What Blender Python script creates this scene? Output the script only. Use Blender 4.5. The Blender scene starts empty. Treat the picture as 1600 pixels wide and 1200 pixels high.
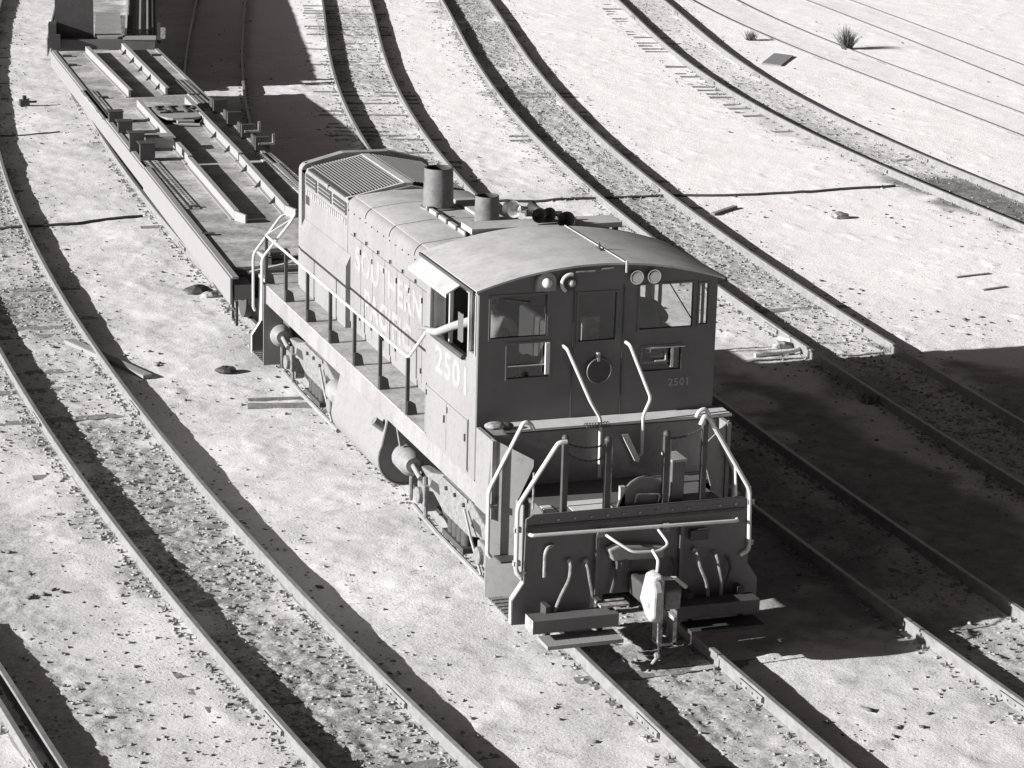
import bpy, bmesh, math, random
import numpy as np
from mathutils import Vector, Matrix
random.seed(7); rng = np.random.default_rng(11)
S = bpy.context.scene
COL = S.collection
# ------------------------------------------------------------------ camera
cd = bpy.data.cameras.new('camera'); cam = bpy.data.objects.new('camera', cd); COL.objects.link(cam)
cam.matrix_world = Matrix(((0.94350256, 0.06567919, -0.32479096, -11.2329),
                           (-0.33033323, 0.26372447, -0.90627224, -26.8997),
                           (0.02613209, 0.96235942, 0.27052073, 11.2399), (0, 0, 0, 1)))
cd.sensor_width = 36.0; cd.lens = 4170.4 / 1600 * 36; cd.clip_start = 0.5; cd.clip_end = 3000
S.camera = cam
# ------------------------------------------------------------------ light
SUN_EL = math.radians(18.4)
SUN_DIR = Vector((1.0, 0.01, 0)).normalized()            # the way the light travels over the ground
to_sun = Vector((-SUN_DIR.x * math.cos(SUN_EL), -SUN_DIR.y * math.cos(SUN_EL), math.sin(SUN_EL)))
w = bpy.data.worlds.new('World'); S.world = w; w.use_nodes = True
nt = w.node_tree; bgn = nt.nodes['Background']
sk = nt.nodes.new('ShaderNodeTexSky'); sk.sky_type = 'NISHITA'; sk.sun_disc = False
sk.sun_elevation = SUN_EL; sk.sun_rotation = math.atan2(to_sun.x, to_sun.y)
hs = nt.nodes.new('ShaderNodeSeparateColor')          # the film's black-and-white reading of the sky: a red filter
tint = nt.nodes.new('ShaderNodeMixRGB'); tint.blend_type = 'MULTIPLY'; tint.inputs[0].default_value = 1
tint.inputs[2].default_value = (0.50, 0.44, 0.45, 1)
nt.links.new(sk.outputs[0], hs.inputs[0]); nt.links.new(hs.outputs[0], tint.inputs[1])
nt.links.new(tint.outputs[0], bgn.inputs[0]); bgn.inputs[1].default_value = 0.06
sd = bpy.data.lights.new('sun', 'SUN'); sd.energy = 5.0; sd.angle = math.radians(0.5); sd.color = (1.0, 0.995, 0.985)
sun = bpy.data.objects.new('sun', sd); COL.objects.link(sun)
sun.rotation_euler = to_sun.to_track_quat('Z', 'Y').to_euler(); sun.location = (-20, 5, 20)
S.view_settings.view_transform = 'Standard'; S.view_settings.look = 'None'
S.view_settings.exposure = 1.02; S.view_settings.gamma = 1; S.view_settings.use_curve_mapping = False
S.render.engine = 'CYCLES'

# ------------------------------------------------------------------ materials
MATS = {}
def material(name, base, rough=0.7, metal=0.0, dirt=None, amount=0.35, scale=3.0, bump=0.0, bscale=40.0, streak=False, spec=0.4, grime=0.0):
    m = bpy.data.materials.new(name); m.use_nodes = True
    n = m.node_tree.nodes; l = m.node_tree.links; b = n['Principled BSDF']
    b.inputs['Roughness'].default_value = rough; b.inputs['Metallic'].default_value = metal
    b.inputs['Specular IOR Level'].default_value = spec
    g = (base, base * 0.985, base * 0.985, 1); b.inputs['Base Color'].default_value = g
    tc = n.new('ShaderNodeTexCoord')
    src = tc.outputs['Object']
    if streak:
        mp = n.new('ShaderNodeMapping'); mp.inputs['Scale'].default_value = (1, 1, 0.3); l.new(src, mp.inputs[0]); vs = mp.outputs[0]
    else: vs = src
    if dirt is not None:
        no = n.new('ShaderNodeTexNoise'); no.inputs['Scale'].default_value = scale; no.inputs['Detail'].default_value = 7; no.inputs['Roughness'].default_value = 0.65
        l.new(vs, no.inputs['Vector'])
        cr = n.new('ShaderNodeValToRGB'); cr.color_ramp.elements[0].position = 0.42; cr.color_ramp.elements[1].position = 0.68
        cr.color_ramp.elements[0].color = (0, 0, 0, 1); cr.color_ramp.elements[1].color = (amount,) * 3 + (1,)
        l.new(no.outputs[0], cr.inputs[0])
        mx = n.new('ShaderNodeMixRGB'); mx.inputs[1].default_value = g; mx.inputs[2].default_value = (dirt, dirt * .97, dirt * .97, 1)
        l.new(cr.outputs[0], mx.inputs[0]); l.new(mx.outputs[0], b.inputs['Base Color'])
        if grime:           # small scuffs, chips and runs
            g1 = n.new('ShaderNodeTexNoise'); g1.inputs['Scale'].default_value = scale*7; g1.inputs['Detail'].default_value = 9; g1.inputs['Roughness'].default_value = .8
            l.new(src, g1.inputs['Vector']); g2 = n.new('ShaderNodeValToRGB'); e = g2.color_ramp.elements; e[0].position = .50; e[1].position = .72
            e[0].color = (1, 1, 1, 1); e[1].color = (1-grime,)*3 + (1,); l.new(g1.outputs[0], g2.inputs[0])
            g3 = n.new('ShaderNodeMixRGB'); g3.blend_type = 'MULTIPLY'; g3.inputs[0].default_value = 1; l.new(mx.outputs[0], g3.inputs[1]); l.new(g2.outputs[0], g3.inputs[2])
            l.new(g3.outputs[0], b.inputs['Base Color'])
    if bump:
        n2 = n.new('ShaderNodeTexNoise'); n2.inputs['Scale'].default_value = bscale; n2.inputs['Detail'].default_value = 5
        l.new(src, n2.inputs['Vector'])
        bp = n.new('ShaderNodeBump'); bp.inputs['Strength'].default_value = bump; bp.inputs['Distance'].default_value = 0.01
        l.new(n2.outputs[0], bp.inputs['Height']); l.new(bp.outputs[0], b.inputs['Normal'])
    MATS[name] = m; return m
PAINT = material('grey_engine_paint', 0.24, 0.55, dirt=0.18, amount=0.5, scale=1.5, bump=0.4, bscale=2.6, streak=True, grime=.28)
LITTOP = material('lit_top_paint', 0.42, 0.65, dirt=0.24, amount=0.6, scale=1.7, bump=0.35, bscale=3, grime=.3)  # engine grey lightened: sunlight on upper faces is put into the colour
DECKP = material('walkway_paint', 0.40, 0.75, dirt=0.2, amount=0.8, scale=2.6, bump=0.15, bscale=60, grime=.8)
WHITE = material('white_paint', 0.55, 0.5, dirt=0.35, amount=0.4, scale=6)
SILLP = material('sill_paint', 0.28, 0.6, dirt=0.16, amount=0.6, scale=3, streak=True, grime=.4)
LETTER2 = material('number_paint', 0.335, 0.6, dirt=0.235, amount=1.0, scale=13)
LETTER = material('lettering_paint', 0.305, 0.6, dirt=0.21, amount=1.0, scale=5)
ENDP = material('scarlet_end_paint', 0.12, 0.5, dirt=0.08, amount=0.5, scale=2.5)
DARK = material('dark_steel', 0.055, 0.6, dirt=0.10, amount=0.4, scale=6)
BLACK = material('soot_and_shade_black', 0.04, 0.8)
TRUCKM = material('dusty_cast_steel', 0.22, 0.8, dirt=0.08, amount=0.7, scale=19, bump=0.4, bscale=30)
RAILM = material('rusty_rail', 0.23, 0.6, dirt=0.11, amount=0.6, scale=7, bump=0.2, bscale=40)
TIEM = material('old_timber', 0.17, 0.95, dirt=0.28, amount=0.9, scale=8, bump=0.8, bscale=25)
WOOD = material('weathered_board', 0.24, 0.9, dirt=0.25, amount=0.8, scale=5, bump=0.5, bscale=30)
CARDECK = material('worn_deck_steel', 0.27, 0.75, dirt=0.60, amount=0.95, scale=1.3, bump=0.15, bscale=20, grime=.9)
CARSIDE = material('flatcar_paint', 0.23, 0.7, dirt=0.22, amount=0.6, scale=2.0, streak=True)
CARGUIDE = material('guide_rail_paint', 0.27, 0.7, dirt=0.26, amount=0.6, scale=3)
SKIN = material('skin', 0.20, 0.6)
SHIRT = material('light_shirt', 0.30, 0.85, bump=0.2, bscale=20)
JACKET = material('dark_jacket', 0.05, 0.9)
HAIR = material('dark_hair', 0.03, 0.8)
CAST = material('bare_casting', 0.42, 0.7, dirt=0.22, amount=0.8, scale=22, bump=0.3, bscale=50)
CHROME = material('polished_metal', 0.7, 0.2, metal=1.0)
PALE = material('pale_casting', 0.36, 0.7, dirt=0.08, amount=1.0, scale=11, bump=0.3, bscale=40)
STONE = material('track_stone', 0.34, 0.95, dirt=0.07, amount=1.0, scale=9)
WEED = material('dry_weed', 0.16, 0.95)
LINEM = material('dark_line', 0.06, 0.8)
def glass_mat():
    m = bpy.data.materials.new('window_glass'); m.use_nodes = True
    n = m.node_tree.nodes; l = m.node_tree.links; n.clear()
    o = n.new('ShaderNodeOutputMaterial'); t = n.new('ShaderNodeBsdfTransparent'); t.inputs[0].default_value = (.85, .85, .85, 1)
    g = n.new('ShaderNodeBsdfGlossy'); g.inputs['Roughness'].default_value = 0.05; g.inputs[0].default_value = (.9, .9, .9, 1)
    f = n.new('ShaderNodeFresnel'); f.inputs[0].default_value = 1.5; x = n.new('ShaderNodeMixShader')
    l.new(f.outputs[0], x.inputs[0]); l.new(t.outputs[0], x.inputs[1]); l.new(g.outputs[0], x.inputs[2]); l.new(x.outputs[0], o.inputs[0])
    return m
GLASS = glass_mat()

# ------------------------------------------------------------------ mesh helpers
class MB:
    def __init__(s): s.v = []; s.f = []
    def add(s, vs, fs):
        k = len(s.v); s.v += [tuple(p) for p in vs]; s.f += [tuple(i + k for i in q) for q in fs]; return s
    def box(s, a, b, M=None):
        x0, y0, z0 = a; x1, y1, z1 = b
        vs = [Vector(p) for p in ((x0,y0,z0),(x1,y0,z0),(x1,y1,z0),(x0,y1,z0),(x0,y0,z1),(x1,y0,z1),(x1,y1,z1),(x0,y1,z1))]
        if M is not None: vs = [M @ p for p in vs]
        return s.add(vs, [(0,3,2,1),(4,5,6,7),(0,1,5,4),(1,2,6,5),(2,3,7,6),(3,0,4,7)])
    def cyl(s, p0, p1, r0, r1=None, n=16, caps=True):
        r1 = r0 if r1 is None else r1
        p0 = Vector(p0); p1 = Vector(p1); d = (p1 - p0).normalized()
        a = d.orthogonal().normalized(); b = d.cross(a)
        vs = []
        for p, r in ((p0, r0), (p1, r1)):
            for i in range(n):
                t = 2 * math.pi * i / n; vs.append(p + (a * math.cos(t) + b * math.sin(t)) * r)
        fs = [(i, (i + 1) % n, n + (i + 1) % n, n + i) for i in range(n)]
        if caps: fs += [tuple(reversed(range(n))), tuple(range(n, 2 * n))]
        return s.add(vs, fs)
    def tube(s, pts, r, n=8):
        pts = [Vector(p) for p in pts]; rings = []
        up = None
        for i, p in enumerate(pts):
            d = ((pts[min(i + 1, len(pts) - 1)] - pts[max(i - 1, 0)])).normalized()
            if up is None: up = d.orthogonal().normalized()
            a = (up - d * up.dot(d)).normalized(); up = a; b = d.cross(a)
            rings.append([p + (a * math.cos(2 * math.pi * k / n) + b * math.sin(2 * math.pi * k / n)) * r for k in range(n)])
        vs = [q for R in rings for q in R]; fs = []
        for i in range(len(pts) - 1):
            for k in range(n): fs.append((i*n+k, i*n+(k+1)%n, (i+1)*n+(k+1)%n, (i+1)*n+k))
        fs += [tuple(reversed(range(n))), tuple(range((len(pts)-1)*n, len(pts)*n))]
        return s.add(vs, fs)
    def extr(s, prof, axis, a, b):
        """closed profile (list of 2d points) extruded along axis 0/1/2 from a to b"""
        n = len(prof); vs = []
        for t in (a, b):
            for p in prof:
                q = list(p); q.insert(axis, t); vs.append(q)
        fs = [(i, (i+1) % n, n + (i+1) % n, n + i) for i in range(n)] + [tuple(reversed(range(n))), tuple(range(n, 2*n))]
        return s.add(vs, fs)
    def sphere(s, c, r, nu=12, nv=8, sc=(1,1,1)):
        vs = []; fs = []
        for j in range(nv + 1):
            t = math.pi * j / nv
            for i in range(nu):
                u = 2 * math.pi * i / nu
                vs.append((c[0] + r*sc[0]*math.sin(t)*math.cos(u), c[1] + r*sc[1]*math.sin(t)*math.sin(u), c[2] + r*sc[2]*math.cos(t)))
        for j in range(nv):
            for i in range(nu): fs.append((j*nu+i, (j+1)*nu+i, (j+1)*nu+(i+1)%nu, j*nu+(i+1)%nu))
        return s.add(vs, fs)
    def mesh(s, name, smooth=False):
        me = bpy.data.meshes.new(name); me.from_pydata(s.v, [], s.f); me.validate()
        bm = bmesh.new(); bm.from_mesh(me); bmesh.ops.recalc_face_normals(bm, faces=bm.faces); bm.to_mesh(me); bm.free()
        if smooth:
            me.polygons.foreach_set('use_smooth', [True] * len(me.polygons))
            try: me.set_sharp_from_angle(angle=math.radians(38))
            except Exception: pass
        return me
    def build(s, name, mat, parent=None, smooth=False, bevel=0):
        me = s.mesh(name, smooth); me.materials.append(mat)
        o = bpy.data.objects.new(name, me); COL.objects.link(o)
        if parent: o.parent = parent
        if bevel:
            b = o.modifiers.new('bevel', 'BEVEL'); b.width = bevel; b.segments = 2; b.limit_method = 'ANGLE'; b.angle_limit = math.radians(40)
        return o
def box(a, b, name, mat, parent=None, bevel=0): return MB().box(a, b).build(name, mat, parent, bevel=bevel)
def tag(o, label=None, cat=None, group=None, kind=None):
    if label: o['label'] = label
    if cat: o['category'] = cat
    if group: o['group'] = group
    if kind: o['kind'] = kind
    return o
def empty(name, loc=(0,0,0), rz=0.0):
    o = bpy.data.objects.new(name, None); COL.objects.link(o); o.location = loc; o.rotation_euler = (0, 0, rz); o.empty_display_size = 0.3; return o
def link_copy(o, parent, loc=None, rot=None):
    c = o.copy(); COL.objects.link(c); c.parent = parent
    if loc is not None: c.location = loc
    if rot is not None: c.rotation_euler = rot
    return c
def arc(c, r, a0, a1, n):
    return [(c[0] + r*math.cos(math.radians(a0 + (a1-a0)*i/n)), c[1] + r*math.sin(math.radians(a0 + (a1-a0)*i/n))) for i in range(n + 1)]
def round_path(pts, r, n=4):
    out = [Vector(pts[0])]
    for i in range(1, len(pts) - 1):
        p = Vector(pts[i]); a = Vector(pts[i-1]) - p; b = Vector(pts[i+1]) - p
        rr = min(r, a.length * .45, b.length * .45); a = p + a.normalized() * rr; b = p + b.normalized() * rr
        for k in range(n + 1):
            t = k / n; out.append(a*(1-t)**2 + p*2*t*(1-t) + b*t*t)
    out.append(Vector(pts[-1])); return out

# ------------------------------------------------------------------ track lines (x of the centreline as a function of y)
G = -0.165                                  # ground level, rail tops at 0
def polyf(c, ym, ys, y0, y1):
    c = np.array(c)
    def f(y):
        y = np.asarray(y, float); yc = np.clip(y, y0, y1); t = (yc - ym) / ys
        d = np.polyval(np.polyder(c), t) / ys
        return np.polyval(c, t) + d * (y - yc)
    return f
def splinef(pts):
    p = np.array(pts, float); ym = p[:,1].mean(); ys = (p[:,1].max() - p[:,1].min()) / 2
    c = np.polyfit((p[:,1]-ym)/ys, p[:,0], min(4, len(p)-2)); return polyf(c, ym, ys, p[:,1].min(), p[:,1].max())
L1 = polyf([-0.071, -0.2942, 2.2721, 2.4111, -3.7143], 26.375, 29.345, -3, 56)
M1 = polyf([-0.3296, -0.4032, 0.3113, 2.785, 3.8735, 5.735], 25.715, 28.595, -3, 54.5)
M2 = polyf([-0.1774, -0.3407, 0.0106, 2.0397, 3.9086, 10.3346], 28.955, 24.825, 4, 53.8)
M3 = polyf([-0.3211, -0.182, 1.6705, 2.3525, 17.9], 36.145, 16.605, 19.5, 52.8)
M4 = polyf([0.2232, 0.3004, 0.5576, 23.0026], 40.78, 11.81, 29, 52.6)
M5 = polyf([-0.0385, 0.7898, 27.2693], 43.93, 8.09, 35.8, 52)
TR = splinef([(0.12,-4),(0.06,-2),(0.02,0),(0.0,6),(0.0,12),(0.25,20.4),(0.36,24.2),(0.83,32.7),(1.23,38.1),(2.75,47),(4.9,56)])
M0 = splinef([(2.96,33.5),(3.85,37.7),(4.95,42.5),(6.12,47.3),(8.03,54.7),(1.75,27),(0.85,19.5),(0.45,14.5)])
L2 = splinef([(-6.6,3),(-6.41,1.08),(-6.33,-.09),(-6.22,-1.69),(-6.1,-3.4),(-6.02,-5)])

# ------------------------------------------------------------------ numpy value noise
_perm = rng.random((256, 256))
def vnoise(x, y):
    xi = np.floor(x).astype(int); yi = np.floor(y).astype(int); fx = x - xi; fy = y - yi
    fx = fx*fx*(3-2*fx); fy = fy*fy*(3-2*fy)
    a = _perm[xi & 255, yi & 255]; b = _perm[(xi+1) & 255, yi & 255]; c = _perm[xi & 255, (yi+1) & 255]; d = _perm[(xi+1) & 255, (yi+1) & 255]
    return (a*(1-fx) + b*fx)*(1-fy) + (c*(1-fx) + d*fx)*fy
def fbm(x, y, s, o=4, g=0.5):
    t = 0; a = 1; n = 0
    for i in range(o):
        t = t + a*vnoise(x*s + 17.3*i, y*s + 5.1*i); n += a; a *= g; s *= 2.07
    return t / n
def sstep(a, b, x):
    t = np.clip((x - a) / (b - a), 0, 1); return t*t*(3-2*t)
TRACKS = {'L1': (L1, 1.0), 'M1': (M1, .62), 'M2': (M2, .8), 'M3': (M3, .5), 'M4': (M4, .15), 'M5': (M5, .12), 'TR': (TR, .75), 'L2': (L2, .6)}
def masks(x, y):
    """ballast strength, ground darkness and the signed distance to the nearest rail (left side negative)"""
    wob = (fbm(x, y, 0.8, 5, .6) - .5) * 1.7
    bal = np.zeros_like(x)
    for k, (f, s) in TRACKS.items():
        d = np.abs(x - f(y))
        m = 1 - sstep(0.55, 1.15, d + wob)
        patch = sstep(.30, .62, fbm(x + 31*s, y, 0.33, 4))
        bal = np.maximum(bal, m * s * (0.35 + 0.65 * patch))
    dark_ground = np.zeros_like(x)  # patches where the ground colour is darker
    def blob(cx, cy, rx, ry, s, rot=0):
        dx = x - cx; dy = y - cy; c, sn = math.cos(rot), math.sin(rot)
        u = (dx*c + dy*sn)/rx; v = (-dx*sn + dy*c)/ry
        d = np.sqrt(u*u + v*v) + (fbm(x, y, 1.3, 4) - .5) * .9
        return s * (1 - sstep(.65, 1.15, d))
    for a in ((16.9, 22.0, 1.1, 4.4, 1.0), (16.8, 30.5, .8, 4.5, .35), (2.9, 5.2, 1.9, 6.5, .8), (5.9, 5.0, 1.0, 7.0, .85), (10.2, 7.2, 1.0, 3.6, .8),
              (7.9, 9.5, .8, 1.0, .5), (4.6, 11.2, .9, 1.0, .5), (0.9, -2.4, .5, 1.6, .3), (-3.7, 17.5, .9, 3.0, .25)):
        dark_ground = np.maximum(dark_ground, blob(*a))
    for a in ((5.6, 9.4, .55, .7, .8), (7.5, 8.7, .5, .5, .8), (5.2, 7.6, .5, .4, .6)): dark_ground = dark_ground * (1 - blob(*a))
    return bal, dark_ground
def height(x, y, bal=None):
    if bal is None: bal, _ = masks(x, y)
    h = (fbm(x, y, 0.35, 3) - .5) * 0.07 + (fbm(x, y, 1.6, 4) - .5) * 0.045 + (fbm(x, y, 7.0, 3) - .5) * 0.014
    h = h * (1 - .55*sstep(7, 11, x)*sstep(9, 15, y))
    h = h + bal * ((fbm(x, y, 8.0, 3, .75) - .5) * 0.10 - 0.006) + .06 * np.clip(fbm(x+90, y+40, 2.6, 3) - .66, 0, 1) * 1.2
    # level off next to the rails so that they stand clear
    near = np.ones_like(x)
    for k, (f, s) in TRACKS.items():
        d = np.abs(np.abs(x - f(y)) - .755); near = np.minimum(near, sstep(0.05, 0.6, d) * .65 + .35)
    return G + h * near
# ------------------------------------------------------------------ ground sheet
def axis_vals(core, coarse_lo, coarse_hi): return np.array(sorted(set(list(coarse_lo) + list(core) + list(coarse_hi))))
xs = axis_vals(np.round(np.arange(-10, 20, 0.055), 4), (-600,-200,-60,-25,-14,-11.5,-10.5), list(np.round(np.arange(20, 37, 0.10), 4)) + [38, 42, 60, 140, 600])
ys = axis_vals(np.round(np.arange(-6.5, 20, 0.06), 4), (-600,-200,-60,-25,-12,-8,-7), list(np.round(np.arange(20, 60, 0.10), 4)) + [62, 70, 100, 250, 900])
X, Y = np.meshgrid(xs, ys); X = X.ravel(); Y = Y.ravel()
bal, dark_ground = masks(X, Y); Z = height(X, Y, bal)
far = (X < -10.2) | (X > 37.2) | (Y < -6.6) | (Y > 60.5); Z[far] = G
nx, ny = len(xs), len(ys)
ii = (np.arange(ny-1)[:, None] * nx + np.arange(nx-1)[None, :]).ravel()
quads = np.stack([ii, ii+1, ii+nx+1, ii+nx], 1)
me = bpy.data.meshes.new('ground'); me.vertices.add(nx*ny); me.vertices.foreach_set('co', np.stack([X, Y, Z], 1).ravel())
me.loops.add(len(quads)*4); me.loops.foreach_set('vertex_index', quads.ravel()); me.polygons.add(len(quads))
me.polygons.foreach_set('loop_start', np.arange(len(quads))*4); me.polygons.foreach_set('loop_total', np.full(len(quads), 4)); me.update()
me.polygons.foreach_set('use_smooth', np.ones(len(quads), bool))
bleach = sstep(6, 12, X)*sstep(6, 16, Y)*.9 + .5*sstep(3, 9, X)*sstep(20, 34, Y); bleach = np.clip(bleach*(.75 + .5*fbm(X, Y, .3, 3)), 0, 1)
for nm, arr in (('ballast', bal), ('dark_ground', dark_ground), ('bleach', bleach)):
    at = me.attributes.new(nm, 'FLOAT', 'POINT'); at.data.foreach_set('value', arr.astype(np.float32))
gm = bpy.data.materials.new('pale_sand'); gm.use_nodes = True
n = gm.node_tree.nodes; l = gm.node_tree.links; b = n['Principled BSDF']; b.inputs['Roughness'].default_value = .95; b.inputs['Specular IOR Level'].default_value = .15
tc = n.new('ShaderNodeTexCoord')
def noise(scale, detail=6, rough=.6):
    q = n.new('ShaderNodeTexNoise'); q.inputs['Scale'].default_value = scale; q.inputs['Detail'].default_value = detail; q.inputs['Roughness'].default_value = rough
    l.new(tc.outputs['Object'], q.inputs['Vector']); return q.outputs[0]
def ramp(src, p0, p1, c0, c1):
    r = n.new('ShaderNodeValToRGB'); e = r.color_ramp.elements; e[0].position = p0; e[1].position = p1; e[0].color = (c0,)*3 + (1,); e[1].color = (c1,)*3 + (1,)
    l.new(src, r.inputs[0]); return r.outputs[0]
def mix(f, a, bb, mode='MIX'):
    q = n.new('ShaderNodeMixRGB'); q.blend_type = mode
    for i, v in ((0, f), (1, a), (2, bb)):
        if isinstance(v, (int, float)): q.inputs[i].default_value = v if i == 0 else (v, v*.985, v*.98, 1)
        else: l.new(v, q.inputs[i])
    return q.outputs[0]
def mul(a, bb):
    q = n.new('ShaderNodeMath'); q.operation = 'MULTIPLY'; q.use_clamp = True
    for i, v in ((0, a), (1, bb)):
        if isinstance(v, (int, float)): q.inputs[i].default_value = v
        else: l.new(v, q.inputs[i])
    return q.outputs[0]
ab = n.new('ShaderNodeAttribute'); ab.attribute_name = 'ballast'; ao = n.new('ShaderNodeAttribute'); ao.attribute_name = 'dark_ground'
sand = mix(ramp(noise(.5, 4), .35, .7, 0, 1), 0.70, 0.55)
sand = mix(ramp(noise(2.6, 9, .78), .52, .72, 0, .85), sand, 0.34)
ac = n.new('ShaderNodeAttribute'); ac.attribute_name = 'bleach'
sand = mix(ac.outputs['Fac'], sand, 0.82)
sand = mix(mul(ramp(noise(.33, 3), .44, .62, .25, 1), ramp(noise(17, 5, .7), .58, .66, 0, .9)), sand, 0.13)
balc = mix(ramp(noise(14, 6, .75), .38, .62, 0, 1), 0.16, 0.50)
col = mix(mul(ab.outputs['Fac'], ramp(noise(2.2, 6, .7), .25, .5, .45, 1)), sand, balc)
col = mix(mul(ao.outputs['Fac'], ramp(noise(3.0, 6, .7), .2, .6, .6, 1)), col, 0.13)
l.new(col, b.inputs['Base Color'])
bp = n.new('ShaderNodeBump'); bp.inputs['Strength'].default_value = .5; bp.inputs['Distance'].default_value = .02
l.new(noise(26, 8, .65), bp.inputs['Height']); l.new(bp.outputs[0], b.inputs['Normal'])
me.materials.append(gm)
go = bpy.data.objects.new('ground', me); COL.objects.link(go); tag(go, kind='structure')

# ------------------------------------------------------------------ loose stones and chips
def scatter(name, px, py, sz, mat, label, cat, flat=.6):
    N = len(px); base = np.array([(1,0,0),(-1,0,0),(0,1,0),(0,-1,0),(0,0,1),(0,0,-1)], float)
    tri = np.array([(0,2,4),(2,1,4),(1,3,4),(3,0,4),(2,0,5),(1,2,5),(3,1,5),(0,3,5)])
    j = base[None]*(.7 + .6*rng.random((N,6,1))) + (rng.random((N,6,3)) - .5)*.5
    j[:,:,0] *= 1 + .6*rng.random((N,1)); j[:,:,2] *= flat
    an = rng.random(N)*6.283; c, s = np.cos(an)[:,None], np.sin(an)[:,None]
    xx = j[:,:,0]*c - j[:,:,1]*s; yy = j[:,:,0]*s + j[:,:,1]*c
    z0 = height(px, py)
    V = np.stack([xx*sz[:,None] + px[:,None], yy*sz[:,None] + py[:,None], j[:,:,2]*sz[:,None] + z0[:,None] + sz[:,None]*.25], -1).reshape(-1, 3)
    F = (tri[None] + (np.arange(N)*6)[:,None,None]).reshape(-1, 3)
    m = bpy.data.meshes.new(name); m.vertices.add(len(V)); m.vertices.foreach_set('co', V.ravel())
    m.loops.add(len(F)*3); m.loops.foreach_set('vertex_index', F.ravel()); m.polygons.add(len(F))
    m.polygons.foreach_set('loop_start', np.arange(len(F))*3); m.polygons.foreach_set('loop_total', np.full(len(F), 3)); m.update()
    m.materials.append(mat); o = bpy.data.objects.new(name, m); COL.objects.link(o); tag(o, label, cat, kind='stuff'); return o
def band(f, y0, y1, N, half=1.25, s0=.008, s1=.036):
    y = y0 + (y1-y0)*rng.random(N); x = f(y) + (rng.random(N)*2-1)*half; return x, y, s0 + (s1-s0)*rng.random(N)**3.2
PX, PY, PS = [], [], []
for f, y0, y1, N in ((L1, -3, 56, 26000), (TR, -5, 40, 9000), (M1, -4, 56, 16000), (M2, 3, 56, 24000), (M3, 19, 54, 9000), (L2, -5, 3, 1800)):
    x, y, s = band(f, y0, y1, N, 1.7); k = masks(x, y)[0] + .12 > rng.random(N)*.8; PX.append(x[k]); PY.append(y[k]); PS.append(s[k])
for f, y0, y1, N in ((L1, -3, 45, 1500), (TR, -5, 30, 800), (M1, -4, 50, 900), (M2, 3, 50, 1000)):   # along the rail flanks
    y = y0 + (y1-y0)*rng.random(N); sd_ = np.where(rng.random(N) < .5, -.755, .755); x = f(y) + sd_ - .09 - .14*rng.random(N)**2
    PX.append(x); PY.append(y); PS.append(.012 + .026*rng.random(N))
scatter('ballast_stones', np.concatenate(PX), np.concatenate(PY), np.concatenate(PS), STONE, 'scattered grey ballast stones between and beside the rails', 'gravel')
N = 11000; x = rng.random(N)*36 - 9; y = rng.random(N)*58 - 6; k = (fbm(x, y, .45, 4) - .40)*3.2 > rng.random(N)**.6; k &= ((x < 7) | (y < 8) | (rng.random(N) < .35)); k &= (np.abs(x) > .7) | (y < 0)
cl = [(11.5,22.7,.6),(14.3,21.9,.9),(15.2,18.6,.8),(16.6,15.2,1.0),(10.9,15.9,.6),(11.0,13.4,.7),(11.6,12.7,.6),(7.2,13.9,.5),(9.6,14.1,.8),(13.4,11.2,.9),(8.6,14.9,.6),(3.9,-1.0,.6),(-3.0,14.0,.5),(-2.2,11.8,.6),(-6.0,11.0,.7),(-6.4,4.0,.5),(-1.2,18.9,.6),(1.9,-2.8,.5)]
cx_ = np.concatenate([c[0] + rng.normal(size=50)*c[2]*.8 for c in cl]); cy_ = np.concatenate([c[1] + rng.normal(size=50)*c[2]*.8 for c in cl])
x = np.concatenate([x[k], cx_]); y = np.concatenate([y[k], cy_]); k = np.ones(len(x), bool); CHIP = material('dark_chip', .20, .95, dirt=.07, amount=1, scale=3)
scatter('ground_chips', x[k], y[k], .008 + .050*rng.random(k.sum())**6, CHIP, 'small dark chips and clods strewn over the pale sand', 'debris', .4)

# ------------------------------------------------------------------ railway tracks
RP = [(-.068,G+.0),(.068,G+.0),(.068,G+.015),(.013,G+.032),(.011,-.042),(.035,-.032),(.035,-.006),(.028,0),(-.028,0),(-.035,-.006),(-.035,-.032),(-.011,-.042),(-.013,G+.032),(-.068,G+.015)]
RP = [(a, b - (0.03 if b < -.1 else 0)) for a, b in RP]
tie_mb = MB().box((-1.28, -.11, -.14), (1.28, .11, 0))
tie_meshes = []
for k in range(3):
    t = MB(); n0 = 5
    t.box((-1.28 + .03*k, -.115, -.14), (1.27 - .02*k, .105, 0)); t.box((-1.29 + .03*k, -.10, -.13), (-1.20, .02, .004))
    m_ = t.mesh('tie'); m_.materials.append(TIEM); tie_meshes.append(m_)
plate_mb = MB().box((-.16,-.09,0),(.16,.09,.014))
for sx in (-.1, .1):
    for sy in (-.05, .05): plate_mb.box((sx-.012, sy-.012, .014), (sx+.012, sy+.012, .032))
bar_me = MB().extr([(-.052,-.118),(-.018,-.1),(-.018,-.05),(-.04,-.045),(-.052,-.06)],1,-.3,.3).extr([(.052,-.118),(.018,-.1),(.018,-.05),(.04,-.045),(.052,-.06)],1,-.3,.3)
for yy in (-.22,-.08,.08,.22): bar_me.cyl((-.07, yy, -.08), (.07, yy, -.08), .013, n=6)
bar_me = bar_me.mesh('joint_bar'); bar_me.materials.append(RAILM)
HEADM = material('worn_rail_head', 0.42, 0.35, metal=.6, dirt=0.2, amount=.6, scale=5)
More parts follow.
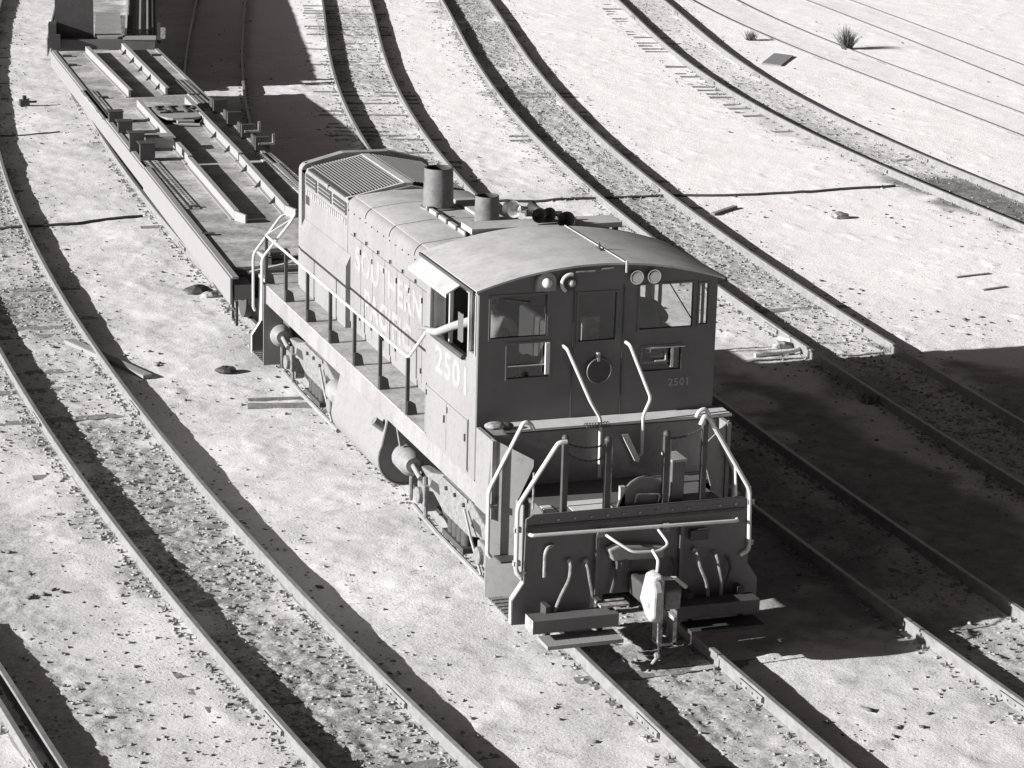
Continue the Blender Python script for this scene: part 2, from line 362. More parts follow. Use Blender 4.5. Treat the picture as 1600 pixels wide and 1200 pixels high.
def rail(f, off, y0, y1, parent, name='rail', step=.5):
    ysn = np.arange(y0, y1 + .01, step); n_ = len(RP); vs = []; fs = []
    for i, yv in enumerate(ysn):
        d = (f(yv + .01) - f(yv - .01)) / .02; L = math.hypot(d, 1); nx_, ny_ = 1/L, -d/L
        cx, cy = float(f(yv)) + off*nx_, yv + off*ny_
        for a, z in RP: vs.append((cx + a*nx_, cy + a*ny_, z))
        if i: fs += [((i-1)*n_+k, (i-1)*n_+(k+1)%n_, i*n_+(k+1)%n_, i*n_+k) for k in range(n_)]
    fs += [tuple(range(n_)), tuple(reversed(range((len(ysn)-1)*n_, len(ysn)*n_)))]
    o = MB().add(vs, fs).build(name, RAILM, parent); o.data.materials.append(HEADM)
    for q in o.data.polygons:
        if q.center.z > -.002 and q.normal.z > .9: q.material_index = 1
    for yv in np.arange(y0 + 4 + 3*random.random(), y1, 11.9):
        d = (f(yv + .01) - f(yv - .01)) / .02; L = math.hypot(d, 1)
        j = bpy.data.objects.new('joint_bar', bar_me); COL.objects.link(j); j.parent = o
        j.location = (float(f(yv)) + off/L, yv - off*d/L, 0); j.rotation_euler = (0, 0, -math.atan(d))
    return o
def track(f, y0, y1, label, ties=(), offs=(-.755, .755), sink=0.0):
    t = empty('railway_track', (float(f(y0)), y0, 0)); tag(t, label, 'railway track', 'curving yard tracks')
    inv = Matrix.Translation(-t.location)
    sp = MB()
    if float(f(30.)) > 19: y1s = y0
    else: y1s = min(y1, 40)
    for yv in np.arange(y0 + .3, y1s + .4, .54):
        d = float((f(yv + .01) - f(yv - .01)) / .02); L = math.hypot(d, 1); Rz = Matrix.Rotation(-math.atan(d), 4, 'Z')
        for o_ in offs:
            if random.random() < .25: continue
            c = Matrix.Translation((float(f(yv)) + o_/L, yv - o_*d/L, G)) @ Rz
            for sx in (-1, 1):
                dy = random.uniform(-.06, .06); sp.box((sx*.088-.012, dy-.014, -.03), (sx*.088+.012, dy+.014, .03 + random.uniform(0,.02)), c)
            sp.box((-.135, -.07, -.03), (-.065, .07, .004), c)
    o = sp.build('spikes', RAILM, t); o.data.transform(inv); o['kind'] = 'stuff'
    for o_ in offs:
        r = rail(f, o_, y0, y1, t); r.data.transform(inv)
        for ch in r.children: ch.location = ch.location - t.location
    for ch in t.children: ch.location.z += sink
    for (a, b_, prob, dz, shift) in ties:
        yv = a
        while yv < b_:
            if random.random() < prob:
                d = float((f(yv + .01) - f(yv - .01)) / .02); o = bpy.data.objects.new('tie', random.choice(tie_meshes)); COL.objects.link(o)
                o.parent = t; zz = float(np.sort(height(float(f(yv)) + np.array([-1.2,-.6,0,.6,1.2]), np.full(5, yv)))[2])
                o.location = Vector((float(f(yv)) + shift + random.uniform(-.06,.06), yv, zz + dz + random.uniform(-.006, .006))) - t.location
                o.rotation_euler = (random.uniform(-.01,.01), random.uniform(-.006,.006) + (random.uniform(.006,.02) if shift < -.12 else 0), -math.atan(d) + random.uniform(-.03,.03))
            yv += .54
    return t
track(L1, -6, 60, 'front left curving track with wide dark rail shadows, left of the locomotive', [(-4, 56, .35, -.004, -.02)])
track(L2, -7, 3.4, 'track in the bottom left corner with a second rail close beside the first', [], (-.97, -.735))
track(TR, -7, 57, 'track carrying the switcher locomotive and the flatcars', [(-6, 0, .25, -.004, 0), (14, 40, .15, -.004, -.05)])
track(M0, 14.5, 58, 'track behind the flatcars, mostly in their shadow', [])
track(M1, -7, 60, 'first track right of the locomotive, coming out from behind its hood', [(14, 55, .8, -.003, -.10)])
track(M2, -4, 60, 'second track right of the locomotive, passing just behind its cab roof', [(5, 55, .35, -.005, 0)])
track(M3, 8, 60, 'third track right of the locomotive, with its tie ends bare at the far left', [(33, 56, .9, -.009, -.13), (19, 34, .5, -.006, 0)])
track(M4, 12, 60, 'thin faint track with a dry bush standing on it, second from the upper right', [], sink=-.11)
track(M5, 20, 60, 'faintest thin track in the upper right corner', [], sink=-.12)

# ------------------------------------------------------------------ LOCOMOTIVE  (y 0 = near end plate, x left negative)
loco = empty('switcher_locomotive', (0, 0, G)); tag(loco, 'grey switcher locomotive with curved cab roof, number 2501 on its cab side', 'locomotive')
LZ = Matrix.Translation((0, 0, -G))
def P(mb, name, mat, parent=loco, smooth=False, bevel=0, label=None):
    if parent is loco or True:
        mb.v = [(a, b_, c - G) for a, b_, c in mb.v]
    o = mb.build(name, mat, parent, smooth, bevel)
    if label: o['label'] = label
    return o
# --- frame, walkways and end platforms
for s in (-1, 1):
    m = MB().box((s*1.49 if s<0 else 1.43, .95, 1.33), (-1.43 if s<0 else 1.49, 11.55, 1.60)); m.box((s*1.43 - .04, .95, 1.33), (s*1.43 + .04, 11.55, 1.36))
    P(m, 'side_sill', SILLP, bevel=.006)
m = MB()
for s in (-1, 1): m.box((min(s*.90, s*1.485), 3.47, 1.585), (max(s*.90, s*1.485), 11.55, 1.615))
P(m, 'walkway', DECKP)
P(MB().box((-1.08, .021, 1.55), (1.08, 1.44, 1.60)).box((-1.44,.86,1.551),(-1.081,1.44,1.60)).box((1.081,.86,1.551),(1.44,1.44,1.60)), 'end_platform', ENDP)  # dark floor colour stands for the shade on the platform
P(MB().box((-.76,.05,1.603),(-.27,.47,1.612)), 'painted_sun_patch', WHITE); P(MB().box((-1.07,.05,1.603),(-.95,.40,1.612)), 'painted_sun_patch', WHITE)  # white slabs painted in as sunlit patches of the floor
for s in (-1, 1): P(MB().box((min(s*1.50,s*1.45),.86,1.33),(max(s*1.50,s*1.45),1.448,2.28)), 'corner_wall', PAINT)
P(MB().box((-1.40, 11.37, 1.55), (1.40, 12.30, 1.60)), 'end_platform', DECKP)
P(MB().box((-1.0, .3, .95), (1.0, 12.0, 1.545)), 'underframe', BLACK)
def end_plate(y, sy):
    out = [(-1.30,1.65),(-1.38,1.60),(-1.39,.84),(-1.525,.64),(-1.525,.35),(-.9,.33),(-.42,.33),(-.42,.62),(.42,.62),(.42,.33),(.9,.33),(1.525,.35),(1.525,.64),(1.39,.84),(1.38,1.60),(1.30,1.65)]
    o = P(MB().extr(out, 1, y - .02, y + .02), 'end_plate', ENDP)
    for s in (-1, 1):
        m = MB()
        f_ = [(s*1.36,1.59),(s*1.39,.84),(s*1.525,.64),(s*1.525,.35)]
        for i in range(3):      # the flange round the outer edge
            (x0, z0), (x1, z1) = f_[i], f_[i+1]
            m.add([(x0,y,z0),(x1,y,z1),(x1,y+sy*.09,z1),(x0,y+sy*.09,z0),(x0-s*.012,y,z0),(x1-s*.012,y,z1),(x1-s*.012,y+sy*.09,z1),(x0-s*.012,y+sy*.09,z0)],
                  [(0,1,2,3),(7,6,5,4),(0,4,5,1),(1,5,6,2),(2,6,7,3),(3,7,4,0)])
        P(m, 'end_plate_flange', WHITE)
        if sy > 0: P(MB().box((min(s*1.395,s*1.41),.021,.86),(max(s*1.395,s*1.41),.27,1.76)), 'corner_gusset', PAINT)
    return o
end_plate(0, 1); end_plate(12.32, -1)
# --- step wells
for y0, sy in ((.06, 1), (12.26, -1)):
    yi = y0 + sy*.78
    for s in (-1, 1):
        X_ = lambda v: s*v
        pl = [(X_(1.53),.36),(X_(1.53),1.62),(X_(1.49),2.30) if sy > 0 else (X_(1.49),1.62),(X_(1.06),2.08) if sy > 0 else (X_(1.3),1.62),(X_(1.06),2.0) if sy > 0 else (X_(1.2),1.60),(X_(1.22),1.56),(X_(1.22),.94),(X_(1.10),.84),(X_(1.10),.36)]
        sp_ = MB().extr(pl, 1, yi - .012, yi + .012)
        if sy > 0: sp_.v = [(a, b_ + .10 - .55*(1.53 - abs(a)), c) for a, b_, c in sp_.v]     # the plate splays outwards
        P(sp_, 'step_side_plate', PAINT)
        m = MB(); m.box((min(s*1.528, s*1.12), min(y0+sy*.04, yi-sy*.014), .37), (max(s*1.528, s*1.12), max(y0+sy*.04, yi-sy*.014), .385))
        for k in range(6):
            yy = y0 + sy*(.10 + .11*k); m.box((min(s*1.52, s*1.14), yy-.012, .386), (max(s*1.52, s*1.14), yy+.012, .40))
        P(m, 'step_tread', TRUCKM)
        P(MB().box((min(s*1.46, s*1.1), min(yi-sy*.26, yi-sy*.014), .88), (max(s*1.46, s*1.1), max(yi-sy*.26, yi-sy*.014), .90)), 'step_tread', DARK)
        P(MB().box((min(s*1.02, s*1.05), min(y0+sy*.04, yi-sy*.014), .37), (max(s*1.02, s*1.05), max(y0+sy*.04, yi-sy*.014), 1.54)), 'riser', ENDP)
# --- cab: walls built round their openings
YC0, YC1 = 1.45, 3.45
ZF = 1.60
def wall_with_holes(axis, pos, th, u0, u1, z0, z1, holes, name, mat):
    us = sorted({u0, u1, *[h[0] for h in holes], *[h[1] for h in holes]}); zs = sorted({z0, z1, *[h[2] for h in holes], *[h[3] for h in holes]})
    m = MB()
    for i in range(len(us)-1):
        # merge vertical runs
        run = None
        for j in range(len(zs)-1):
            cu = (us[i]+us[i+1])/2; cz = (zs[j]+zs[j+1])/2
            hole = any(h[0] < cu < h[1] and h[2] < cz < h[3] for h in holes)
            if not hole: run = [run[0] if run else zs[j], zs[j+1]]
            if hole or j == len(zs)-2:
                if run:
                    if axis == 1: m.box((us[i], pos, run[0]), (us[i+1], pos+th, run[1]))
                    else: m.box((pos, us[i], run[0]), (pos+th, us[i+1], run[1]))
                run = None
    bm = bmesh.new(); me_ = bpy.data.meshes.new('t'); me_.from_pydata(m.v, [], m.f); bm.from_mesh(me_)
    bmesh.ops.remove_doubles(bm, verts=bm.verts, dist=1e-5)
    # delete interior faces (pairs with same centre)
    seen = {}
    for f_ in bm.faces:
        k_ = tuple(round(c, 4) for c in f_.calc_center_median()); seen.setdefault(k_, []).append(f_)
    dele = [f_ for v_ in seen.values() if len(v_) > 1 for f_ in v_]
    bmesh.ops.delete(bm, geom=dele, context='FACES')
    q = MB(); bm.verts.ensure_lookup_table(); q.v = [tuple(v_.co) for v_ in bm.verts]; q.f = [tuple(v_.index for v_ in f_.verts) for f_ in bm.faces]; bm.free()
    return P(q, name, mat)
cab_e_holes = [(-1.36,-.66,3.34,3.84), (-.27,.21,3.24,3.82), (.50,1.19,3.34,3.88), (1.27,1.385,3.36,3.86), (-1.14,-.62,2.84,3.26), (.56,1.06,2.82,3.12)]
def cab_end(y, th, holes, nm, mat):
    o = wall_with_holes(1, y, th, -1.50, 1.50, 2.30 if holes is cab_e_holes else ZF, 3.93, holes, nm, mat); return o
cab_wall = cab_end(YC0, .05, cab_e_holes, 'cab_end_wall', ENDP)
P(MB().box((-1.50, YC0, ZF+.02), (1.50, YC0+.05, 2.298)), 'cab_lower_end_wall', ENDP)
# gable filling under the roof curve
def roof_z(x, base=3.93, sag=.235): return base + sag*(1 - (x/1.5)**2)
def gable(y0, y1, nm, mat):
    pr = [(-1.5, 3.93)] + [(x, roof_z(x) - .004) for x in np.linspace(-1.5, 1.5, 17)[1:-1]] + [(1.5, 3.93)]
    P(MB().extr(pr, 1, y0, y1), nm, mat)
gable(YC0, YC0+.05, 'cab_gable', ENDP); gable(YC1-.05, YC1, 'cab_gable', PAINT)
cab_end(YC1-.05, .05, [(1.02,1.40,3.05,3.75)], 'cab_inner_wall', PAINT)
P(MB().box((-1.44, YC1-.065, 2.32), (.95, YC1-.053, 3.92)).box((-1.44, YC0+.06, 3.915), (1.44, YC1-.07, 3.925)), 'cab_shade_sheet', DARK)  # dark sheets added to colour the cab interior as shaded
for s in (-1, 1):
    x0 = -1.50 if s < 0 else 1.45
    wall_with_holes(0, x0, .05, YC0+.051, YC1-.051, ZF+.001, 3.93, [(1.53,1.78,3.12,3.84),(1.86,3.30,3.02,3.80)] if s < 0 else [(1.56,3.38,2.98,3.86)], 'cab_side_wall', PAINT)
P(MB().box((-1.44, YC0+.06, 2.28), (1.44, YC1-.06, 2.31)), 'cab_floor', DARK)
# roof sheet with overhang
m = MB(); xs_ = np.linspace(-1.56, 1.56, 33); pr = [(x, roof_z(x) + .025) for x in xs_] + [(x, roof_z(x)) for x in xs_[::-1]]
m.extr(pr, 1, YC0-.07, YC1+.05); P(m, 'cab_roof', LITTOP, smooth=True)
for s in (-1, 1): P(MB().box((s*1.585-.015, YC0-.05, 3.895), (s*1.585+.015, YC1+.04, 3.93)), 'roof_gutter', DARK)
P(MB().tube([(0.28, YC0-.06, roof_z(.28)+.03), (0.28, YC1, roof_z(.28)+.03)], .008, 5), 'roof_seam', LITTOP)
P(MB().box((.20,2.02,4.175),(.24,2.16,4.20)).cyl((.22,2.1,4.19),(.22,2.1,4.27),.02,.01,8), 'antenna_stub', DARK)
P(MB().box((.27,YC0-.11,4.07),(.29,YC0-.09,4.215)), 'roof_bracket', WHITE)
# side window fittings
P(MB().box((1.46,3.12,2.99),(1.49,3.17,3.85)).box((1.46,1.80,2.99),(1.49,1.83,3.85)), 'window_post', DARK)
for s in (-1,):
    xw = s*1.475
    P(MB().box((xw-.006, 1.55, 3.14), (xw+.006, 1.76, 3.82)), 'window_pane', GLASS)
    fr = MB()
    for (a0, a1) in ((1.53, 1.545), (1.765, 1.78)): fr.box((s*1.50-.018, a0, 3.12), (s*1.50+.018, a1, 3.84))
    P(fr, 'window_frame', WHITE)
    P(MB().box((s*1.49-.022, 2.50, 3.03), (s*1.49+.022, 2.535, 3.79)), 'window_post', WHITE)
    P(MB().box((s*1.47-.006, 2.72, 3.03), (s*1.47+.006, 3.28, 3.79)), 'window_pane', GLASS)
    P(MB().box((s*1.48-.02, 2.70, 3.03), (s*1.48+.02, 2.73, 3.79)), 'window_post', DARK)
# awning over the engineer's window: a slanting sheet with a turned-down lip
m = MB(); za, zb = 3.91, 3.79
m.add([(-1.545,1.92,za),(-1.545,3.40,za),(-1.75,3.40,zb),(-1.75,1.92,zb),(-1.545,1.92,za-.02),(-1.545,3.40,za-.02),(-1.75,3.40,zb-.02),(-1.75,1.92,zb-.02)],
      [(0,1,2,3),(7,6,5,4),(0,3,7,4),(1,0,4,5),(2,1,5,6),(3,2,6,7)])
m.box((-1.757,1.92,zb-.05),(-1.7505,3.40,zb)); P(m, 'window_awning', LITTOP, label='pale slanting sunshade over the side window')  # left awning takes the lightened grey to look as sunlit as the wall
m = MB(); m.add([(1.545,1.92,za),(1.545,3.40,za),(1.80,3.40,zb),(1.80,1.92,zb),(1.545,1.92,za-.02),(1.545,3.40,za-.02),(1.80,3.40,zb-.02),(1.80,1.92,zb-.02)],
      [(3,2,1,0),(4,5,6,7),(4,7,3,0),(5,4,0,1),(6,5,1,2),(7,6,2,3)]); P(m, 'window_awning', PAINT)
# arm rest sill
P(MB().tube([(-1.53,1.9,3.01),(-1.56,2.1,3.03),(-1.57,2.9,3.03),(-1.53,3.25,3.01)], .035, 8), 'arm_rest', DARK)
P(MB().box((-1.66,1.60,3.28),(-1.64,1.74,3.62)), 'side_mirror', CHROME)
# end wall windows and frames
for h in cab_e_holes:
    P(MB().box((h[0], YC0+.02, h[2]), (h[1], YC0+.028, h[3])), 'window_pane', GLASS)
    fr = MB(); t = .022
    fr.box((h[0]-t, YC0-.012, h[2]-t), (h[1]+t, YC0-.001, h[2])); fr.box((h[0]-t, YC0-.012, h[3]), (h[1]+t, YC0-.001, h[3]+t))
    fr.box((h[0]-t, YC0-.0125, h[2]), (h[0], YC0-.001, h[3])); fr.box((h[1], YC0-.0125, h[2]), (h[1]+t, YC0-.001, h[3]))
    P(fr, 'window_frame', ENDP)
P(MB().box((-1.13, YC0-.02, 2.99), (-.64, YC0-.013, 3.0)), 'window_bar', WHITE)
P(MB().tube([(-1.18,YC0-.03,3.80),(-.85,YC0-.03,3.74)],.006,5), 'windscreen_wiper', CHROME)
P(MB().tube([(.86,YC0-.03,3.9),(1.16,YC0-.03,3.45)],.008,5), 'windscreen_wiper', DARK)
P(MB().box((-.68,YC0-.05,2.88),(-.63,YC0-.014,3.26)), 'window_jamb', WHITE)
P(MB().box((.92,YC0-.03,2.86),(.955,YC0-.014,3.10)).box((.60,YC0-.028,3.10),(1.1,YC0-.016,3.115)).box((.72,YC0-.028,2.94),(.86,YC0-.014,2.952)).box((.85,YC0-.028,2.94),(.862,YC0-.014,3.04)), 'window_latch', WHITE)
# lamps under the roof edge
for cx in (.42, .64):
    o = P(MB().cyl((cx, YC0-.09, 4.0), (cx, YC0+.0, 4.0), .085, .07, 20), 'headlight', CHROME, smooth=True)
    P(MB().sphere((cx, YC0-.085, 4.0), .078, 16, 8, (1,.3,1)), 'lens', GLASS, o, smooth=True)
def ring(c, R_, r, n=24): 
    return [(c[0]+R_*math.cos(2*math.pi*i/n), c[1], c[2]+R_*math.sin(2*math.pi*i/n)) for i in range(n+1)]
P(MB().box((-.82,YC0-.06,3.89),(-.58,YC0,4.02)).cyl((-.70,YC0-.07,4.0),(-.70,YC0,4.0),.115,n=20), 'bell_housing', PAINT, smooth=True)
P(MB().sphere((-.70,YC0-.08,3.99),.06,14,8), 'bell', WHITE, smooth=True)
P(MB().tube(ring((-.42,YC0-.10,3.98),.105,.02)[5:17],.022,8), 'lamp_hood', WHITE, smooth=True)
P(MB().cyl((-.42,YC0-.08,3.98),(-.42,YC0,3.98),.10,n=20), 'end_lamp', DARK, smooth=True)
P(MB().sphere((-.40,YC0-.09,3.98),.05,12,8), 'end_lamp_lens', PALE, smooth=True)
P(MB().tube([(-.34,YC0-.06,4.1),(-.10,YC0-.06,4.10)],.014,6).tube([(-.02,YC0-.06,4.12),(.13,YC0-.06,4.125)],.014,6), 'conduit', PALE)
o = P(MB().cyl((.0,YC0-.05,2.88),(.0,YC0,2.88),.15,n=24), 'marker_lamp', DARK, smooth=True)
P(MB().tube(ring((0,YC0-.05,2.88),.15,.01),.012,6), 'lamp_rim', ENDP, o, smooth=True)
P(MB().box((-.03,YC0-.07,3.0),(.0,YC0-.0,3.1)), 'door_handle', PALE)
P(MB().box((-.33,YC0-.02,2.32),(.30,YC0-.002,3.9-.02)).v and MB().tube([(-.33,YC0-.008,2.32),(-.33,YC0-.008,3.9)],.008,4).tube([(.30,YC0-.008,2.32),(.30,YC0-.008,3.9)],.008,4), 'door_edge', DARK)
# ledge across the cab foot
P(MB().box((-1.448, 1.16, 1.602), (1.448, 1.449, 2.26)), 'ledge_box', PAINT, bevel=.01)
P(MB().box((-1.26, 1.12, 2.285), (1.62, 1.445, 2.312)), 'ledge_top', WHITE)
coil = [( -.28 + .30*i/60, 1.085 + .03*math.cos(i*.9), 2.315 + .03*math.sin(i*.9)) for i in range(61)]
P(MB().tube(coil, .007, 5), 'hose_coil', DARK)
P(MB().sphere((-1.36, 1.2, 2.36), .10, 14, 8, (1.3,1,.45)), 'air_tank_cap', PALE, smooth=True)
P(MB().sphere((-1.22, 1.2, 2.35), .07, 14, 8, (1.3,1,.6)), 'valve', DARK, smooth=True)
# centre grab rails
P(MB().tube(round_path([(-.45,YC0,3.20),(-.45,1.30,3.20),(-.21,1.12,2.60),(-.08,1.10,2.38),(-.07,1.10,1.66)],.05),.021), 'grab_rail', WHITE, smooth=True)
P(MB().tube(round_path([(.34,YC0,3.20),(.34,1.30,3.20),(.56,1.12,2.58),(.46,1.10,2.38),(.46,1.10,1.90),(.38,1.10,1.88)],.05),.021), 'grab_rail', WHITE, smooth=True)
P(MB().extr([(.18,2.18),(.26,2.18),(.42,1.86),(.40,1.82),(.36,1.84)],1,1.05,1.10), 'bracket', WHITE)
# text
def text(body, size, M, mat, name, parent=loco, ex=.001, bold=.02, sx=1.0):
    cu = bpy.data.curves.new(name, 'FONT'); cu.body = body; cu.size = size; cu.extrude = ex; cu.offset = bold; cu.align_x = 'CENTER'; cu.align_y = 'CENTER'; cu.resolution_u = 3
    cu.space_character = 1.12
    tmp = bpy.data.objects.new(name, cu); COL.objects.link(tmp)
    dg = bpy.context.evaluated_depsgraph_get(); me_ = bpy.data.meshes.new_from_object(tmp.evaluated_get(dg))
    bpy.data.objects.remove(tmp); me_.name = name; me_.materials.clear(); me_.materials.append(mat)
    me_.transform(LZ @ M @ Matrix.Diagonal((sx,1,1,1)))
    o = bpy.data.objects.new(name, me_); COL.objects.link(o); o.parent = parent; return o
def side_m(x, y, z):   # facing -x, reading from far (+y) to near (-y)
    return Matrix(((0,0,-1,x),(-1,0,0,y),(0,1,0,z),(0,0,0,1)))
def side_p(x, y, z): return Matrix(((0,0,1,x),(1,0,0,y),(0,1,0,z),(0,0,0,1)))
def end_m(x, y, z): return Matrix(((1,0,0,x),(0,0,-1,y),(0,1,0,z),(0,0,0,1)))
def serif_digits(x, yc, zc, s):
    # slab serifs to the numerals
    return None
text('2501', .46, side_m(-1.502, 2.40, 2.70), LETTER2, 'cab_number', sx=1.3, bold=.012)
text('2501', .46, side_p(1.502, 2.40, 2.70), LETTER2, 'cab_number', sx=1.3, bold=.012)
text('2501', .13, end_m(1.05, YC0-.003, 2.66), material('faded_number', .27, .6), 'end_number', ex=.002, bold=.003)
text('SOUTHERN', .50, side_m(-.9572, 6.9, 2.68), LETTER, 'hood_lettering', sx=1.12)
text('PACIFIC', .50, side_m(-.9572, 6.9, 2.16), LETTER, 'hood_lettering', sx=1.14)
text('SOUTHERN', .50, side_p(.9572, 6.9, 2.68), LETTER, 'hood_lettering', sx=1.12)
text('PACIFIC', .50, side_p(.9572, 6.9, 2.16), LETTER, 'hood_lettering', sx=1.14)
# cab side doors
for s in (-1, 1):
    for (a, b_) in ((1.76, 2.55), (2.56, 3.38)):
        d = P(MB().box((s*1.503-.008, a, 1.66), (s*1.503+.008, b_, 2.27)), 'locker_door', PAINT)
        P(MB().box((s*1.515-.012, a+.05, 2.0), (s*1.515+.012, a+.08, 2.09)), 'latch', DARK, d)
        P(MB().box((s*1.515-.008, b_-.04, 2.15), (s*1.515+.008, b_-.02, 2.22)), 'hinge', DARK, d)
    P(MB().box((s*1.501-.006, 1.735, 1.64), (s*1.501+.006, 1.755, 2.29)).box((s*1.501-.006, 3.385, 1.64), (s*1.501+.006, 3.40, 2.29)), 'door_seam', DARK)
# --- hood
def hood_profile(w_, z1, zc, r=.16):
    p = [(-w_, 1.617), (-w_, z1 - r)]
    for i in range(1, 7):
        a = math.radians(180 - 78*i/6); p.append((-w_ + r + r*math.cos(a), z1 - r + r*math.sin(a)))
    p.append((-.35, zc)); p.append((.35, zc))
    return p[:-1] + [( -q[0], q[1]) for q in reversed(p[:-1])]
hood = P(MB().extr(hood_profile(.94, 3.50, 3.55), 1, YC1+.003, 8.92), 'hood', PAINT, smooth=True)
P(MB().extr([(-.945,1.617),(-.945,3.38),(-.92,3.42),(-.4,3.522),(.0,3.60),(.4,3.522),(.92,3.42),(.945,3.38),(.945,1.617)], 1, 8.923, 11.30), 'radiator_housing', PAINT, smooth=True)
rp = [q for q in hood_profile(.94, 3.50, 3.55) if q[1] > 3.485]
P(MB().extr([(a, b_ + .006) for a, b_ in rp] + [(a, b_ + .001) for a, b_ in reversed(rp)], 1, YC1+.06, 8.90), 'hood_lit_top', LITTOP, hood, smooth=True)  # same hood, its top painted lighter as if sunlit
# raised frame at the far end
m = MB(); pa = hood_profile(1.0, 3.52, 3.66, .12)[1:-1]; pb = hood_profile(.93, 3.44, 3.58, .10)[1:-1]
for A, B in zip(range(len(pa)-1), range(1, len(pa))):
    m.add([(pa[A][0],11.25,pa[A][1]),(pa[B][0],11.25,pa[B][1]),(pb[B][0],11.25,pb[B][1]),(pb[A][0],11.25,pb[A][1]),
           (pa[A][0],11.42,pa[A][1]),(pa[B][0],11.42,pa[B][1]),(pb[B][0],11.42,pb[B][1]),(pb[A][0],11.42,pb[A][1])],
          [(0,1,2,3),(7,6,5,4),(0,4,5,1),(2,6,7,3)])
m.box((-1.0,11.25,1.62),(-.93,11.42,3.42)); m.box((.93,11.25,1.62),(1.0,11.42,3.42)); P(m, 'radiator_end_frame', SILLP)
P(MB().box((-.93,11.30,1.62),(.93,11.36,3.52)), 'radiator_front', DARK)
# top grilles of thin slats
def hood_top(x): return 3.425 + .175*(1-abs(x)/.92)
def grille(x0, x1, n_):
    m = MB()
    for i in range(n_):
        x = x0 + (x1-x0)*(i+.5)/n_; z = hood_top(x) + .045
        M_ = Matrix.Translation((x, 0, z)) @ Matrix.Rotation(math.radians(-20), 4, 'Y')
        m.box((-.007, 9.05, -.004), (.007, 11.2, .008), M_)
    o = P(m, 'slats', PAINT); o['kind'] = 'stuff'; return o
for x0, x1, n_ in ((-.88, -.10, 17), (.06, .86, 17)):
    P(MB().add([(x0-.03,9.0,hood_top(x0)+.012),(x1+.03,9.0,hood_top(x1)+.012),(x1+.03,11.22,hood_top(x1)+.012),(x0-.03,11.22,hood_top(x0)+.012),
                (x0-.03,9.0,hood_top(x0)-.05),(x1+.03,9.0,hood_top(x1)-.05),(x1+.03,11.22,hood_top(x1)-.05),(x0-.03,11.22,hood_top(x0)-.05)],
               [(0,1,2,3),(7,6,5,4),(0,4,5,1),(1,5,6,2),(2,6,7,3),(3,7,4,0)]), 'grille_backing', BLACK)
    grille(x0, x1, n_)
P(MB().box((-.09,9.0,3.585),(.05,11.24,3.64)), 'grille_spine', LITTOP, bevel=.01)
for yy in (9.0, 10.0, 11.14): P(MB().add([(-.93,yy,3.45),(-.07,yy,3.64),(-.07,yy+.07,3.64),(-.93,yy+.07,3.45),(-.93,yy,3.41),(-.07,yy,3.60),(-.07,yy+.07,3.60),(-.93,yy+.07,3.41)],
    [(0,1,2,3),(7,6,5,4),(0,4,5,1),(1,5,6,2),(2,6,7,3),(3,7,4,0)]) if yy != 10.0 else MB().box((-.95,yy,3.30),(-.93,yy+.06,3.44)), 'grille_bar', LITTOP)
# side louvres under the roof edge
for (a, b_) in ((8.98, 9.68), (9.78, 10.48), (10.58, 11.18)):
    o = P(MB().box((-.952,a,3.20),(-.944,b_,3.38)), 'louvre_opening', BLACK)
    m = MB()
    for k in range(3): m.box((-.972,a,3.22+.055*k),(-.953,b_,3.232+.055*k))
    P(m, 'louvre', SILLP, o)
m = MB()
for k in range(22): m.box((-.957, 9.0+.1*k, 3.06), (-.946, 9.06+.1*k, 3.15))
o = P(m, 'louvre_teeth', DECKP); o['kind'] = 'stuff'
P(MB().box((-.95,11.0,2.92),(-.942,11.2,3.12)), 'number_board', BLACK)
# filter box beside the hood
P(MB().extr([(-1.025,1.617),(-1.025,2.52),(-.951,2.68),(-.951,1.617)],1,8.72,11.24), 'filter_box', PAINT)
# hood doors with hinges and latches
for k in range(9):
    a = 3.60 + .575*k
    for s in (-1, 1):
        d = P(MB().box((s*.947-.008, a, 1.72), (s*.947+.008, a+.56, 2.98)), 'hood_door', PAINT, hood)
        for zz in (1.85, 2.80): P(MB().box((s*.962-.01, a-.005, zz), (s*.962+.01, a+.02, zz+.07)), 'hinge', DARK, d)
        P(MB().box((s*.962-.01, a+.30, 3.0), (s*.962+.01, a+.325, 3.05)), 'latch', DARK, hood)
for yy in (4.6, 5.75, 6.9, 8.05):
    pr = hood_profile(.945, 3.505, 3.555)
    P(MB().tube([(p[0], yy, p[1]) for p in pr[1:-1]], .006, 4), 'hood_seam', ENDP, hood)
P(MB().box((-.22, 5.2, 3.553), (-.17, 7.6, 3.60)), 'top_rail', DECKP, hood)
m = MB()
for k in range(6): m.box((-.235, 5.3+.42*k, 3.555), (-.155, 5.36+.42*k, 3.615))
P(m, 'top_rail_clips', DARK, hood)
# roof walk boards along the right of the stacks
P(MB().box((.30, 5.3, 3.56), (.62, 8.0, 3.60)), 'hatch_cover', LITTOP, hood, bevel=.01)
for yy in np.arange(3.7, 8.9, .2875):
    for s in (-1, 1): P(MB().cyl((s*.94, yy, 3.30),(s*.952, yy, 3.30),.012,n=6), 'bolt', DARK, hood)
